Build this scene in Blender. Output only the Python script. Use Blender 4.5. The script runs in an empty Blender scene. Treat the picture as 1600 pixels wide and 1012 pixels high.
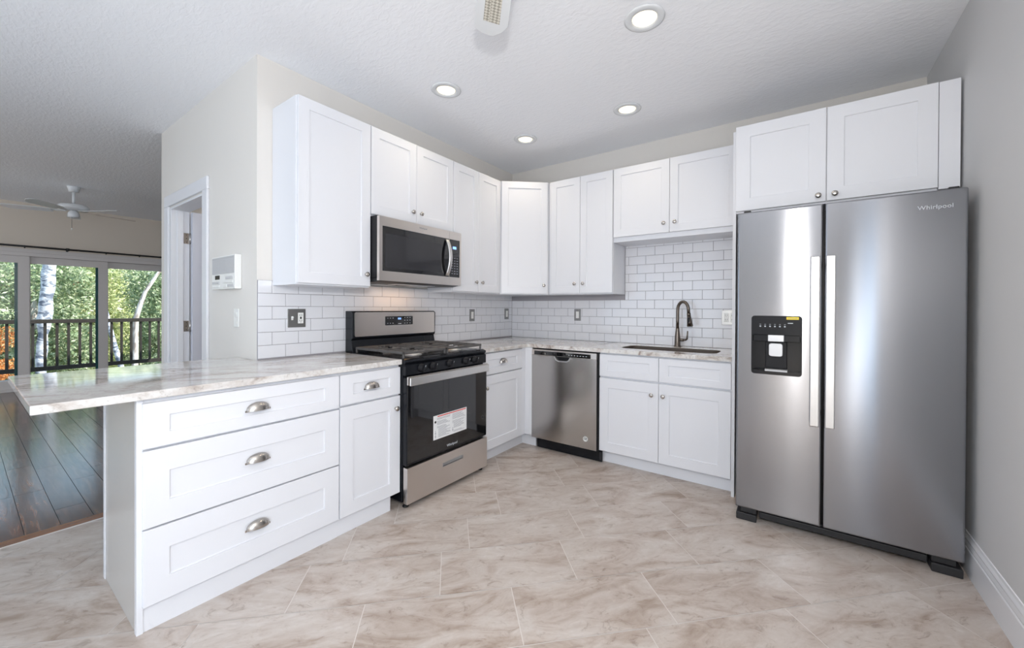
import bpy, bmesh, math, random
from mathutils import Vector, Matrix
random.seed(7)
C = bpy.context.scene
COL = C.collection
PI = math.pi

# ------------------------------------------------------------------ camera
def make_camera():
    yaw, pit, rol = math.radians(35.1265), math.radians(-.2783), math.radians(.2814)
    fw = Vector((-math.sin(yaw)*math.cos(pit), math.cos(yaw)*math.cos(pit), math.sin(pit)))
    rt = Vector((math.cos(yaw), math.sin(yaw), 0)); up = rt.cross(fw)
    r2 = rt*math.cos(rol)+up*math.sin(rol); u2 = -rt*math.sin(rol)+up*math.cos(rol)
    cd = bpy.data.cameras.new('camera'); cam = bpy.data.objects.new('camera', cd)
    COL.objects.link(cam)
    m = Matrix((r2, u2, -fw)).transposed().to_4x4(); m.translation = (2.608, -3.557, 1.226)
    cam.matrix_world = m
    cd.sensor_fit = 'HORIZONTAL'; cd.sensor_width = 36.0
    cd.lens = 618.52*36/1600
    cd.shift_x = -11.728/1600; cd.shift_y = -21.806/1600
    cd.clip_start = .05; cd.clip_end = 200
    C.camera = cam
make_camera()

# ------------------------------------------------------------------ light and exposure
C.view_settings.view_transform = 'Standard'; C.view_settings.look = 'None'
C.view_settings.exposure = -0.11; C.view_settings.gamma = 1.0
C.view_settings.use_curve_mapping = False
W = bpy.data.worlds.new('daylight'); C.world = W; W.use_nodes = True
wn = W.node_tree; bg = wn.nodes['Background']
bg.inputs[0].default_value = (.55, .76, 1.0, 1); bg.inputs[1].default_value = 2.0

def lamp(name, kind, loc, energy, col=(1, 1, 1), rot=(0, 0, 0), **kw):
    d = bpy.data.lights.new(name, kind); d.energy = energy; d.color = col
    for k, v in kw.items(): setattr(d, k, v)
    o = bpy.data.objects.new(name, d); COL.objects.link(o); o.location = loc; o.rotation_euler = rot
    return o
# low sun over the roof, lights the trees outside
sun = lamp('sun', 'SUN', (0, 20, 12), 14.0, (1, .95, .86)); sun.data.angle = math.radians(.5)
sun.rotation_euler = Vector((-.45, -.55, -.70)).to_track_quat('-Z', 'Y').to_euler()
# daylight in the assumed, unseen rear window and right wall openings, plus an added living room fill
lamp('daylight_assumed_patio_door', 'AREA', (3.33, -4.95, 1.05), 46, (.90, .95, 1.0), (0, PI/2+.25, 0), shape='RECTANGLE', size=2.0, size_y=2.3)
lamp('daylight_assumed_rear_window', 'AREA', (-.3, -6.66, 1.30), 28, (.88, .94, 1.0), (PI/2+.85, 0, 0), shape='RECTANGLE', size=3.0, size_y=1.9)
lamp('living_room_fill', 'AREA', (-4.9, -6.66, 1.25), 34, (1.0, .95, .88), (PI/2-.1, 0, 0), shape='RECTANGLE', size=1.8, size_y=1.7)  # added fill to brighten the far living room wall, no known window
# the photographer's flash, unseen and assumed above the camera: it throws the fan shadows and the spot on the refrigerator
lamp('flash', 'POINT', (2.59, -3.52, 1.60), 74, (1.0, .975, .94), shadow_soft_size=.035)
CAN_POWER = 11.0

# ------------------------------------------------------------------ object helpers
def tag(o, label=None, cat=None, group=None, kind=None):
    if label: o['label'] = label
    if cat: o['category'] = cat
    if group: o['group'] = group
    if kind: o['kind'] = kind
    return o
def thing(name, label, cat, loc=(0, 0, 0), rz=0, group=None):
    o = bpy.data.objects.new(name, None); COL.objects.link(o)
    o.empty_display_size = .1; o.location = loc; o.rotation_euler = (0, 0, rz)
    return tag(o, label, cat, group)
def copy_thing(root, label=None):
    r = root.copy(); COL.objects.link(r)
    for ch in list(root.children):
        c = ch.copy(); COL.objects.link(c); c.parent = r
        for g in list(ch.children):
            d = g.copy(); COL.objects.link(d); d.parent = c
    if label: r['label'] = label
    return r

class MB:
    """collects shapes into one mesh"""
    def __init__(s): s.bm = bmesh.new(); s.mats = []
    def mi(s, m):
        if m not in s.mats: s.mats.append(m)
        return s.mats.index(m)
    def _fin(s, faces, m, smooth=False):
        i = s.mi(m)
        for f in faces: f.material_index = i; f.smooth = smooth
    def box(s, a, b, m, bev=0, seg=2, T=None):
        x0, x1 = sorted((a[0], b[0])); y0, y1 = sorted((a[1], b[1])); z0, z1 = sorted((a[2], b[2]))
        vs = [s.bm.verts.new(p) for p in ((x0,y0,z0),(x1,y0,z0),(x1,y1,z0),(x0,y1,z0),(x0,y0,z1),(x1,y0,z1),(x1,y1,z1),(x0,y1,z1))]
        fs = [s.bm.faces.new([vs[i] for i in q]) for q in ((3,2,1,0),(4,5,6,7),(0,1,5,4),(1,2,6,5),(2,3,7,6),(3,0,4,7))]
        if bev:
            es = list({e for f in fs for e in f.edges})
            r = bmesh.ops.bevel(s.bm, geom=es, offset=bev, segments=seg, affect='EDGES', profile=.5)
            fs = list({f for f in r['faces']} | {f for v in r['verts'] for f in v.link_faces})
            vs = list({v for f in fs for v in f.verts})
        if T is not None: bmesh.ops.transform(s.bm, matrix=T, verts=vs)
        s._fin(fs, m)
        return fs
    def prism(s, pts, axis, a, b, m, bev=0, seg=2):
        """polygon (2D) extruded along axis from a to b; pts are the two other coords in xyz order"""
        def P(p, t):
            return {'x': (t, p[0], p[1]), 'y': (p[0], t, p[1]), 'z': (p[0], p[1], t)}[axis]
        A = [s.bm.verts.new(P(p, a)) for p in pts]; B = [s.bm.verts.new(P(p, b)) for p in pts]
        n = len(pts); fs = [s.bm.faces.new(A[::-1]), s.bm.faces.new(B)]
        for i in range(n): fs.append(s.bm.faces.new((A[i], A[(i+1) % n], B[(i+1) % n], B[i])))
        bmesh.ops.recalc_face_normals(s.bm, faces=fs)
        if bev:
            es = list({e for f in fs for e in f.edges})
            r = bmesh.ops.bevel(s.bm, geom=es, offset=bev, segments=seg, affect='EDGES', profile=.5)
            fs = list({f for f in r['faces']} | {f for v in r['verts'] for f in v.link_faces})
        s._fin(fs, m); return fs
    def holed(s, outer, hole, axis, a, b, m):
        """plate with a hole"""
        def P(p, t):
            return {'x': (t, p[0], p[1]), 'y': (p[0], t, p[1]), 'z': (p[0], p[1], t)}[axis]
        allf = []
        loops = []
        for t in (a, b):
            O = [s.bm.verts.new(P(p, t)) for p in outer]; H = [s.bm.verts.new(P(p, t)) for p in hole]
            es = [s.bm.edges.new((L[i], L[(i+1) % len(L)])) for L in (O, H) for i in range(len(L))]
            r = bmesh.ops.triangle_fill(s.bm, use_beauty=True, use_dissolve=False, edges=es)
            allf += [g for g in r['geom'] if isinstance(g, bmesh.types.BMFace)]
            loops.append((O, H))
        for k in (0, 1):
            A, B = loops[0][k], loops[1][k]; n = len(A)
            for i in range(n): allf.append(s.bm.faces.new((A[i], A[(i+1) % n], B[(i+1) % n], B[i])))
        bmesh.ops.recalc_face_normals(s.bm, faces=allf)
        s._fin(allf, m); return allf
    def frame(s, x0, x1, z0, z1, w, y0, y1, m, wb=None, wt=None):
        """rectangular picture frame in the xz plane"""
        wb = w if wb is None else wb; wt = w if wt is None else wt
        s.holed([(x0,z0),(x1,z0),(x1,z1),(x0,z1)], [(x0+w,z0+wb),(x1-w,z0+wb),(x1-w,z1-wt),(x0+w,z1-wt)], 'y', y0, y1, m)
    def lathe(s, prof, m, o=(0,0,0), axis='z', n=24, smooth=True, T=None):
        """prof: list of (r, h)"""
        rings = []
        newv = []
        for r, h in prof:
            if r < 1e-6:
                v = s.bm.verts.new((0, 0, h)); rings.append([v]); newv.append(v)
            else:
                ring = [s.bm.verts.new((r*math.cos(2*PI*i/n), r*math.sin(2*PI*i/n), h)) for i in range(n)]
                rings.append(ring); newv += ring
        fs = []
        for A, B in zip(rings, rings[1:]):
            for i in range(n):
                j = (i+1) % n
                if len(A) == 1 and len(B) == 1: continue
                if len(A) == 1: fs.append(s.bm.faces.new((A[0], B[i], B[j])))
                elif len(B) == 1: fs.append(s.bm.faces.new((A[i], A[j], B[0])))
                else: fs.append(s.bm.faces.new((A[i], A[j], B[j], B[i])))
        for R in (rings[0], rings[-1]):
            if len(R) > 1: fs.append(s.bm.faces.new(R))
        M = {'z': Matrix(), 'y': Matrix.Rotation(PI/2, 4, 'X'), 'x': Matrix.Rotation(PI/2, 4, 'Y')}[axis]
        M = Matrix.Translation(o) @ M
        if T is not None: M = T @ M
        bmesh.ops.transform(s.bm, matrix=M, verts=newv)
        bmesh.ops.recalc_face_normals(s.bm, faces=fs)
        s._fin(fs, m, smooth); 
        for f in fs:
            if len(f.verts) > 4: f.smooth = False
        return fs
    def cyl(s, p0, p1, r, m, n=16, r1=None, smooth=True):
        p0, p1 = Vector(p0), Vector(p1); d = p1-p0
        T = Matrix.Translation(p0) @ d.to_track_quat('Z', 'Y').to_matrix().to_4x4()
        return s.lathe([(r, 0), (r if r1 is None else r1, d.length)], m, n=n, smooth=smooth, T=T)
    def tube(s, pts, r, m, n=12):
        """round tube along a polyline; r may be a list"""
        pts = [Vector(p) for p in pts]; R = r if isinstance(r, (list, tuple)) else [r]*len(pts)
        rings = []; up = None
        for i, p in enumerate(pts):
            d = (pts[min(i+1, len(pts)-1)]-pts[max(i-1, 0)]).normalized()
            if up is None:
                up = Vector((0, 0, 1)) if abs(d.z) < .9 else Vector((1, 0, 0))
            a = d.cross(up).normalized(); b = a.cross(d).normalized(); up = b
            rings.append([s.bm.verts.new(p+(a*math.cos(2*PI*k/n)+b*math.sin(2*PI*k/n))*R[i]) for k in range(n)])
        fs = []
        for A, B in zip(rings, rings[1:]):
            for k in range(n): fs.append(s.bm.faces.new((A[k], A[(k+1) % n], B[(k+1) % n], B[k])))
        caps = [s.bm.faces.new(rings[0][::-1]), s.bm.faces.new(rings[-1])]
        bmesh.ops.recalc_face_normals(s.bm, faces=fs+caps)
        s._fin(fs, m, True); s._fin(caps, m); return fs
    def build(s, name, parent=None, loc=None):
        me = bpy.data.meshes.new(name); s.bm.normal_update(); s.bm.to_mesh(me); s.bm.free()
        for m in s.mats: me.materials.append(m)
        o = bpy.data.objects.new(name, me); COL.objects.link(o)
        if parent: o.parent = parent
        if loc: o.location = loc
        return o
def part(name, parent, fn, loc=None):
    b = MB(); fn(b); return b.build(name, parent, loc)
def text(name, body, size, m, parent, loc, rot, align='CENTER', ext=.0006, sx=1.0):
    c = bpy.data.curves.new(name, 'FONT'); c.body = body; c.size = size; c.extrude = ext
    c.align_x = align; c.align_y = 'CENTER'; c.materials.append(m); c.space_character = sx
    tmp = bpy.data.objects.new(name, c)
    me = bpy.data.meshes.new_from_object(tmp); bpy.data.objects.remove(tmp)
    o = bpy.data.objects.new(name, me); COL.objects.link(o); o.parent = parent; o.location = loc; o.rotation_euler = rot
    return o
def rrect(x0, x1, z0, z1, r, n=5):
    P = []
    for cx, cz, a in ((x1-r, z0+r, -PI/2), (x1-r, z1-r, 0), (x0+r, z1-r, PI/2), (x0+r, z0+r, PI)):
        for k in range(n+1):
            t = a+PI/2*k/n; P.append((cx+r*math.cos(t), cz+r*math.sin(t)))
    return P

# ------------------------------------------------------------------ materials
def mat(name, col, rough=.5, metal=0, **kw):
    m = bpy.data.materials.new(name); m.use_nodes = True
    b = m.node_tree.nodes['Principled BSDF']
    b.inputs['Base Color'].default_value = (*col, 1); b.inputs['Roughness'].default_value = rough; b.inputs['Metallic'].default_value = metal
    for k, v in kw.items(): b.inputs[k].default_value = v
    return m
class N:
    def __init__(s, m): s.t = m.node_tree; s.b = s.t.nodes['Principled BSDF']
    def __call__(s, kind, **kw):
        n = s.t.nodes.new(kind)
        for k, v in kw.items():
            if k in n.inputs: n.inputs[k].default_value = v
            else: setattr(n, k, v)
        return n
    def link(s, a, b): s.t.links.new(a, b)
    def ramp(s, fac, stops):
        r = s('ShaderNodeValToRGB'); e = r.color_ramp.elements
        while len(e) < len(stops): e.new(.5)
        for i, (p, c) in enumerate(stops): e[i].position = p; e[i].color = (*c, 1)
        s.link(fac, r.inputs[0]); return r
    def bump(s, h, strength, dist=.01):
        b = s('ShaderNodeBump', Strength=strength, Distance=dist); s.link(h, b.inputs['Height']); s.link(b.outputs[0], s.b.inputs['Normal']); return b
def objco(n, scale=(1, 1, 1), rot=(0, 0, 0), out='Object'):
    t = n('ShaderNodeTexCoord'); mp = n('ShaderNodeMapping'); mp.inputs['Scale'].default_value = scale; mp.inputs['Rotation'].default_value = rot
    n.link(t.outputs[out], mp.inputs['Vector']); return mp.outputs[0]

M = {}
M['cab'] = mat('white_lacquer', (.745, .755, .795), .32)
M['trim'] = mat('white_trim_paint', (.75, .755, .785), .35)
M['wall'] = mat('warm_grey_paint', (.72, .69, .652), .6)
n = N(M['wall']); nz = n('ShaderNodeTexNoise', Scale=180.0, Detail=2.0); n.link(objco(n), nz.inputs['Vector']); n.bump(nz.outputs[0], .12, .003)
M['wall_far'] = mat('beige_paint', (.70, .62, .53), .6)
M['wall_shade'] = mat('shaded_wall_paint', (.62, .62, .628), .6)  # wall paint made darker and greyer to carry the right wall's shade
M['ceil'] = mat('textured_ceiling_paint', (.91, .925, .96), .75)
n = N(M['ceil']); v = objco(n, (22, 48, 30), (0, 0, .6)); nz = n('ShaderNodeTexNoise', Scale=1.0, Detail=3.0, Distortion=.6); n.link(v, nz.inputs['Vector'])
r = n.ramp(nz.outputs[0], [(.42, (0, 0, 0)), (.62, (1, 1, 1))]); n.bump(r.outputs[0], .22, .004)
M['panel'] = mat('greige_laminate', (.54, .52, .495), .25)
M['black'] = mat('black_enamel', (.008, .009, .012), .16, **{'Specular IOR Level': .28})
M['blackplastic'] = mat('black_plastic', (.010, .010, .012), .40, **{'Specular IOR Level': .22})
M['castiron'] = mat('matte_cast_iron', (.085, .080, .078), .42)
M['glass_black'] = mat('black_oven_glass', (.006, .006, .007), .04, **{'Specular IOR Level': .9})
M['tint'] = mat('tinted_glass', (.030, .030, .034), .05)
M['darkgrey'] = mat('dark_grey_plastic', (.028, .028, .030), .45, **{'Specular IOR Level': .3})
def steel(name, col, rough, an=.75, rot=.25, grain=(1.5, 1.5, 260)):
    m = mat(name, col, rough, 1.0, Anisotropic=an); n = N(m)
    t = n('ShaderNodeTangent', direction_type='RADIAL', axis='Z'); n.link(t.outputs[0], n.b.inputs['Tangent'])
    n.b.inputs['Anisotropic Rotation'].default_value = rot
    nz = n('ShaderNodeTexNoise', Scale=1.0, Detail=2.0); n.link(objco(n, grain), nz.inputs['Vector'])
    mr = n('ShaderNodeMapRange'); mr.inputs['To Min'].default_value = rough*.95; mr.inputs['To Max'].default_value = rough*1.05
    n.link(nz.outputs[0], mr.inputs['Value']); n.link(mr.outputs[0], n.b.inputs['Roughness'])
    return m
M['steel'] = steel('brushed_stainless_steel', (.31, .316, .337), .17, 1.0)
M['steel_warm'] = steel('stainless_steel_trim', (.72, .675, .64), .30)
M['steel_light'] = mat('satin_handle_metal', (.66, .65, .64), .36, 1.0)
M['sink'] = mat('dark_stainless_basin', (.13, .105, .088), .35, .4)
M['nickel'] = mat('brushed_nickel', (.50, .47, .44), .25, 1.0)
M['bronze'] = mat('dark_bronze', (.17, .145, .125), .32, 1.0)
M['plate'] = mat('pewter_plate_metal', (.30, .30, .30), .4, 1.0)
M['nickel_plate'] = mat('satin_nickel_plate', (.55, .53, .50), .35, .8)
M['white_plastic'] = mat('white_plastic', (.80, .80, .78), .35)
M['grey_plastic'] = mat('light_grey_plastic', (.55, .55, .56), .5)
M['grille'] = mat('grey_speaker_grille', (.47, .47, .48), .6)
M['ink'] = mat('grey_ink', (.25, .26, .30), .6)
M['red'] = mat('red_print', (.62, .06, .05), .5)
M['paper'] = mat('white_paper', (.80, .81, .82), .6)
M['yellow'] = mat('yellow_sticker', (.85, .66, .03), .5)
M['icon'] = mat('pale_icon_print', (.55, .58, .62), .5)
M['silver'] = mat('silver_plastic', (.55, .56, .58), .3, .6)
M['led'] = mat('blue_display_digits', (.05, .15, .5), .4); M['led'].node_tree.nodes['Principled BSDF'].inputs['Emission Color'].default_value = (.25, .45, 1, 1); M['led'].node_tree.nodes['Principled BSDF'].inputs['Emission Strength'].default_value = 2.0
M['lens'] = mat('warm_lamp_lens', (1, .95, .85), .4); b = M['lens'].node_tree.nodes['Principled BSDF']; b.inputs['Emission Color'].default_value = (1, .86, .58, 1); b.inputs['Emission Strength'].default_value = 1.6
M['globe'] = mat('frosted_globe_glass', (.9, .9, .9), .5); b = M['globe'].node_tree.nodes['Principled BSDF']; b.inputs['Emission Color'].default_value = (1, .95, .88, 1); b.inputs['Emission Strength'].default_value = 2.0
M['tile'] = mat('glossy_white_tile', (.76, .765, .80), .12)
M['grout'] = mat('grey_grout', (.36, .345, .37), .8)
M['floor_grout'] = mat('pale_floor_grout', (.64, .60, .57), .8)
M['rod'] = mat('black_iron', (.012, .012, .013), .4)
M['rail'] = mat('dark_brown_railing_paint', (.020, .016, .014), .5)
M['gasket'] = mat('teal_tinted_glass_edge', (.03, .14, .16), .2)
M['fan_white'] = mat('white_fan_enamel', (.74, .76, .78), .35)
M['cane'] = mat('woven_cane', (.50, .47, .40), .7)
n = N(M['cane']); ck = n('ShaderNodeTexChecker', Scale=90.0); ck.inputs['Color1'].default_value = (.66, .63, .56, 1); ck.inputs['Color2'].default_value = (.34, .32, .27, 1)
n.link(objco(n), ck.inputs['Vector']); n.link(ck.outputs[0], n.b.inputs['Base Color'])
M['lit_blade'] = mat('lit_fan_blade', (.60, .50, .42), .45)  # tan tint puts the light on one white blade into its colour
M['doorpaint'] = mat('cool_grey_door_paint', (.62, .63, .70), .4)

# porcelain floor tile, veins follow the tile (UV is per tile)
m = M['floor'] = mat('travertine_look_tile', (.5, .45, .4), .33); n = N(m)
t = n('ShaderNodeUVMap'); t.uv_map = 'tile'
mp = n('ShaderNodeMapping'); mp.inputs['Scale'].default_value = (2.2, 5.2, 1); n.link(t.outputs[0], mp.inputs[0])
a = n('ShaderNodeTexNoise', Scale=1.3, Detail=7.0, Roughness=.62, Distortion=1.1); n.link(mp.outputs[0], a.inputs['Vector'])
r1 = n.ramp(a.outputs[0], [(.29, (.32, .25, .20)), (.41, (.435, .365, .32)), (.50, (.505, .445, .405)), (.62, (.555, .505, .47)), (.78, (.64, .60, .575))])
mp2 = n('ShaderNodeMapping'); mp2.inputs['Scale'].default_value = (6.0, 10.0, 1); n.link(t.outputs[0], mp2.inputs[0])
w = n('ShaderNodeTexNoise', Scale=1.5, Detail=5.0, Roughness=.7, Distortion=2.2); n.link(mp2.outputs[0], w.inputs['Vector'])
r2 = n.ramp(w.outputs[0], [(.32, (.50, .43, .37)), (.43, (.92, .89, .86)), (.60, (1, 1, 1)), (.70, (1.15, 1.15, 1.15))])
mx = n('ShaderNodeMix', data_type='RGBA', blend_type='MULTIPLY'); mx.inputs['Factor'].default_value = .62
n.link(r1.outputs[0], mx.inputs[6]); n.link(r2.outputs[0], mx.inputs[7])
n.link(mx.outputs[2], n.b.inputs['Base Color']); n.bump(w.outputs[0], .05, .003)

# dark hardwood, grain follows the plank (UV is per plank)
m = M['wood'] = mat('dark_hardwood', (.1, .05, .03), .17, **{'Coat Weight': .25, 'Coat Roughness': .12}); n = N(m)
t = n('ShaderNodeUVMap'); t.uv_map = 'tile'
mp = n('ShaderNodeMapping'); mp.inputs['Scale'].default_value = (1.2, 14, 1); n.link(t.outputs[0], mp.inputs[0])
a = n('ShaderNodeTexNoise', Scale=2.0, Detail=6.0, Roughness=.6, Distortion=1.6); n.link(mp.outputs[0], a.inputs['Vector'])
r1 = n.ramp(a.outputs[0], [(.3, (.022, .010, .006)), (.5, (.065, .028, .014)), (.7, (.15, .065, .03))])
at = n('ShaderNodeAttribute'); at.attribute_name = 'tone'
mx = n('ShaderNodeMix', data_type='RGBA', blend_type='MULTIPLY'); mx.inputs['Factor'].default_value = 1
n.link(r1.outputs[0], mx.inputs[6]); n.link(at.outputs[0], mx.inputs[7]); n.link(mx.outputs[2], n.b.inputs['Base Color'])
n.bump(a.outputs[0], .16, .004)
m = M['oak_strip'] = mat('orange_oak_strip', (.20, .075, .022), .25); n = N(m)
a = n('ShaderNodeTexNoise', Scale=6.0, Detail=5.0, Distortion=1.0); n.link(objco(n, (14, 1.2, 1)), a.inputs['Vector'])
r1 = n.ramp(a.outputs[0], [(.3, (.10, .032, .010)), (.7, (.30, .12, .035))]); n.link(r1.outputs[0], n.b.inputs['Base Color'])

# granite
m = M['granite'] = mat('polished_pale_granite', (.7, .67, .64), .06); n = N(m)
v = objco(n, (1.0, 1.0, 1.0), (0, 0, .5), 'Object')
mp = n('ShaderNodeMapping'); mp.inputs['Scale'].default_value = (3.4, 1.3, 3); n.link(v, mp.inputs[0])
a = n('ShaderNodeTexNoise', Scale=1.7, Detail=8.0, Roughness=.62, Distortion=1.5); n.link(mp.outputs[0], a.inputs['Vector'])
r1 = n.ramp(a.outputs[0], [(.29, (.17, .13, .115)), (.375, (.37, .31, .28)), (.45, (.58, .54, .51)), (.54, (.70, .685, .67)), (.72, (.78, .775, .77))])
f = n('ShaderNodeTexNoise', Scale=60.0, Detail=4.0, Roughness=.7); n.link(v, f.inputs['Vector'])
r2 = n.ramp(f.outputs[0], [(.30, (.50, .46, .44)), (.43, (.95, .94, .93)), (.6, (1.03, 1.03, 1.03))])
mx = n('ShaderNodeMix', data_type='RGBA', blend_type='MULTIPLY'); mx.inputs['Factor'].default_value = .7
n.link(r1.outputs[0], mx.inputs[6]); n.link(r2.outputs[0], mx.inputs[7]); n.link(mx.outputs[2], n.b.inputs['Base Color'])

def leafmat(name, c1, c2, c3, c4=(.50, .30, .18)):
    m = mat(name, c1, .5); n = N(m)
    g = n('ShaderNodeObjectInfo')
    a = n('ShaderNodeTexNoise', Scale=7.0, Detail=3.0); n.link(objco(n), a.inputs['Vector'])
    r1 = n.ramp(a.outputs[0], [(.26, c4), (.36, c1), (.52, c2), (.66, c3)]); n.link(r1.outputs[0], n.b.inputs['Base Color'])
    n.b.inputs['Transmission Weight'].default_value = 0
    tr = n('ShaderNodeBsdfTranslucent'); n.link(r1.outputs[0], tr.inputs[0])
    ms = n('ShaderNodeMixShader'); ms.inputs[0].default_value = .4
    n.link(n.b.outputs[0], ms.inputs[1]); n.link(tr.outputs[0], ms.inputs[2])
    n.link(ms.outputs[0], n.t.nodes['Material Output'].inputs[0]); return m
M['leaf_g'] = leafmat('green_leaves', (.11, .19, .09), (.34, .42, .25), (.74, .75, .58))
M['leaf_y'] = leafmat('yellow_green_leaves', (.26, .34, .12), (.52, .56, .28), (.80, .76, .56))
M['leaf_o'] = leafmat('orange_leaves', (.40, .13, .03), (.62, .26, .07), (.74, .50, .28))
def bark(name, c1, c2, sc):
    m = mat(name, c1, .8); n = N(m)
    a = n('ShaderNodeTexNoise', Scale=1.0, Detail=5.0, Distortion=1.0); n.link(objco(n, sc), a.inputs['Vector'])
    r1 = n.ramp(a.outputs[0], [(.40, c1), (.58, c2)]); n.link(r1.outputs[0], n.b.inputs['Base Color']); n.bump(a.outputs[0], .6, .03); return m
M['bark_w'] = bark('pale_flaky_bark', (.10, .12, .17), (.62, .64, .70), (7, 7, 12))
M['bark_b'] = bark('grey_brown_bark', (.26, .21, .19), (.60, .55, .52), (8, 8, 3))
M['earth'] = mat('leaf_litter_ground', (.24, .20, .12), .9)
M['hill'] = mat('mottled_green_hillside', (.22, .28, .14), .9); n = N(M['hill']); a = n('ShaderNodeTexNoise', Scale=2.0, Detail=6.0); n.link(objco(n), a.inputs['Vector']); r1 = n.ramp(a.outputs[0], [(.35, (.08, .13, .05)), (.5, (.28, .34, .18)), (.65, (.60, .58, .42))]); n.link(r1.outputs[0], n.b.inputs['Base Color'])
M['deck'] = mat('weathered_deck_boards', (.34, .33, .33), .7)
m = M['pane'] = mat('clear_window_glass', (1, 1, 1), 0); n = N(m)
gl = n('ShaderNodeBsdfGlossy'); gl.inputs['Roughness'].default_value = 0
tp = n('ShaderNodeBsdfTransparent'); tp.inputs[0].default_value = (.96, .98, .97, 1)
fr = n('ShaderNodeFresnel', IOR=1.45); ms = n('ShaderNodeMixShader')
n.link(fr.outputs[0], ms.inputs[0]); n.link(tp.outputs[0], ms.inputs[1]); n.link(gl.outputs[0], ms.inputs[2]); n.link(ms.outputs[0], n.t.nodes['Material Output'].inputs[0])

# ------------------------------------------------------------------ the shell
H = 2.711; WR = 3.27; YF = -6.6; XF = -6.5; YN = .6
def struct(name, fn, label=None):
    o = part(name, None, fn); o['kind'] = 'structure'
    if label: o['label'] = label; 
    return o
struct('ceiling', lambda b: b.box((XF-.15, YF-.15, H), (WR+.15, YN+.15, H+.15), M['ceil']), 'white textured ceiling over kitchen and living room')
struct('wall_back', lambda b: b.box((-.12, 0, 0), (WR+.12, .12, H), M['wall']), 'warm grey wall behind the sink')
struct('wall_left', lambda b: b.box((-.12, -2.5406, 0), (0, 0, H), M['wall']), 'warm grey wall behind the gas range')
struct('wall_right', lambda b: b.holed([(YF, 0), (0, 0), (0, H), (YF, H)], [(-6.1, .03), (-3.8, .03), (-3.8, 2.07), (-6.1, 2.07)], 'x', WR, WR+.12, M['wall_shade']), 'plain wall to the right of the refrigerator, shade in its colour')  # door opening beside the camera is unseen, assumed for the daylight
def f(b):
    y0, y1 = -2.54, -2.42
    b.box((-.12, y0, 0), (-.86, y1, H), M['wall']); b.box((-1.64, y0, 0), (-1.887, y1, H), M['wall']); b.box((-.86, y0, 2.04), (-1.64, y1, H), M['wall'])
struct('wall_hall', f, 'warm grey wall with the doorway, intercom and light switch')
struct('wall_closet', lambda b: (b.box((-1.887, -2.42, 0), (-1.787, YN, H), M['wall']), b.box((-1.787, -.9, 0), (-.12, -.8, H), M['wall'])), 'wall of the small room behind the doorway')
def f(b):
    b.box((XF-.12, YF, 0), (XF, -4.70, H), M['wall_far']); b.box((XF-.12, -1.20, 0), (XF, YN, H), M['wall_far']); b.box((XF-.12, -4.70, 1.99), (XF, -1.20, H), M['wall_far'])
struct('wall_far', f, 'beige living room wall above the sliding glass doors')
struct('wall_north', lambda b: b.box((XF-.12, YN, 0), (-1.787, YN+.12, H), M['wall']), 'far side wall of the living room')
def f(b):
    y0, y1 = YF-.12, YF
    b.holed([(-3.0, 0), (WR+.12, 0), (WR+.12, H), (-3.0, H)], [(-1.8, .35), (1.2, .35), (1.2, 2.25), (-1.8, 2.25)], 'y', y0, y1, M['wall'])  # unseen rear window, assumed to let daylight in
    b.holed([(XF-.12, 0), (-3.0, 0), (-3.0, H), (XF-.12, H)], [(-5.8, .40), (-4.0, .40), (-4.0, 2.10), (-5.8, 2.10)], 'y', y0, y1, M['wall'])  # unseen opening added for the living room fill
struct('wall_front', f, 'wall behind the camera with an assumed window opening and an added light opening')
def f(b):
    pr = [(0, 0), (-.012, 0), (-.012, .118), (-.009, .124), (-.011, .132), (-.008, .15), (-.010, .158), (-.005, .172), (-.0035, .183), (0, .185)]
    b.prism([(WR+p[0], p[1]) for p in pr], 'y', -3.79, -.0, M['trim'])
struct('baseboard_right', f, 'white moulded baseboard along the right wall')

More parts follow.
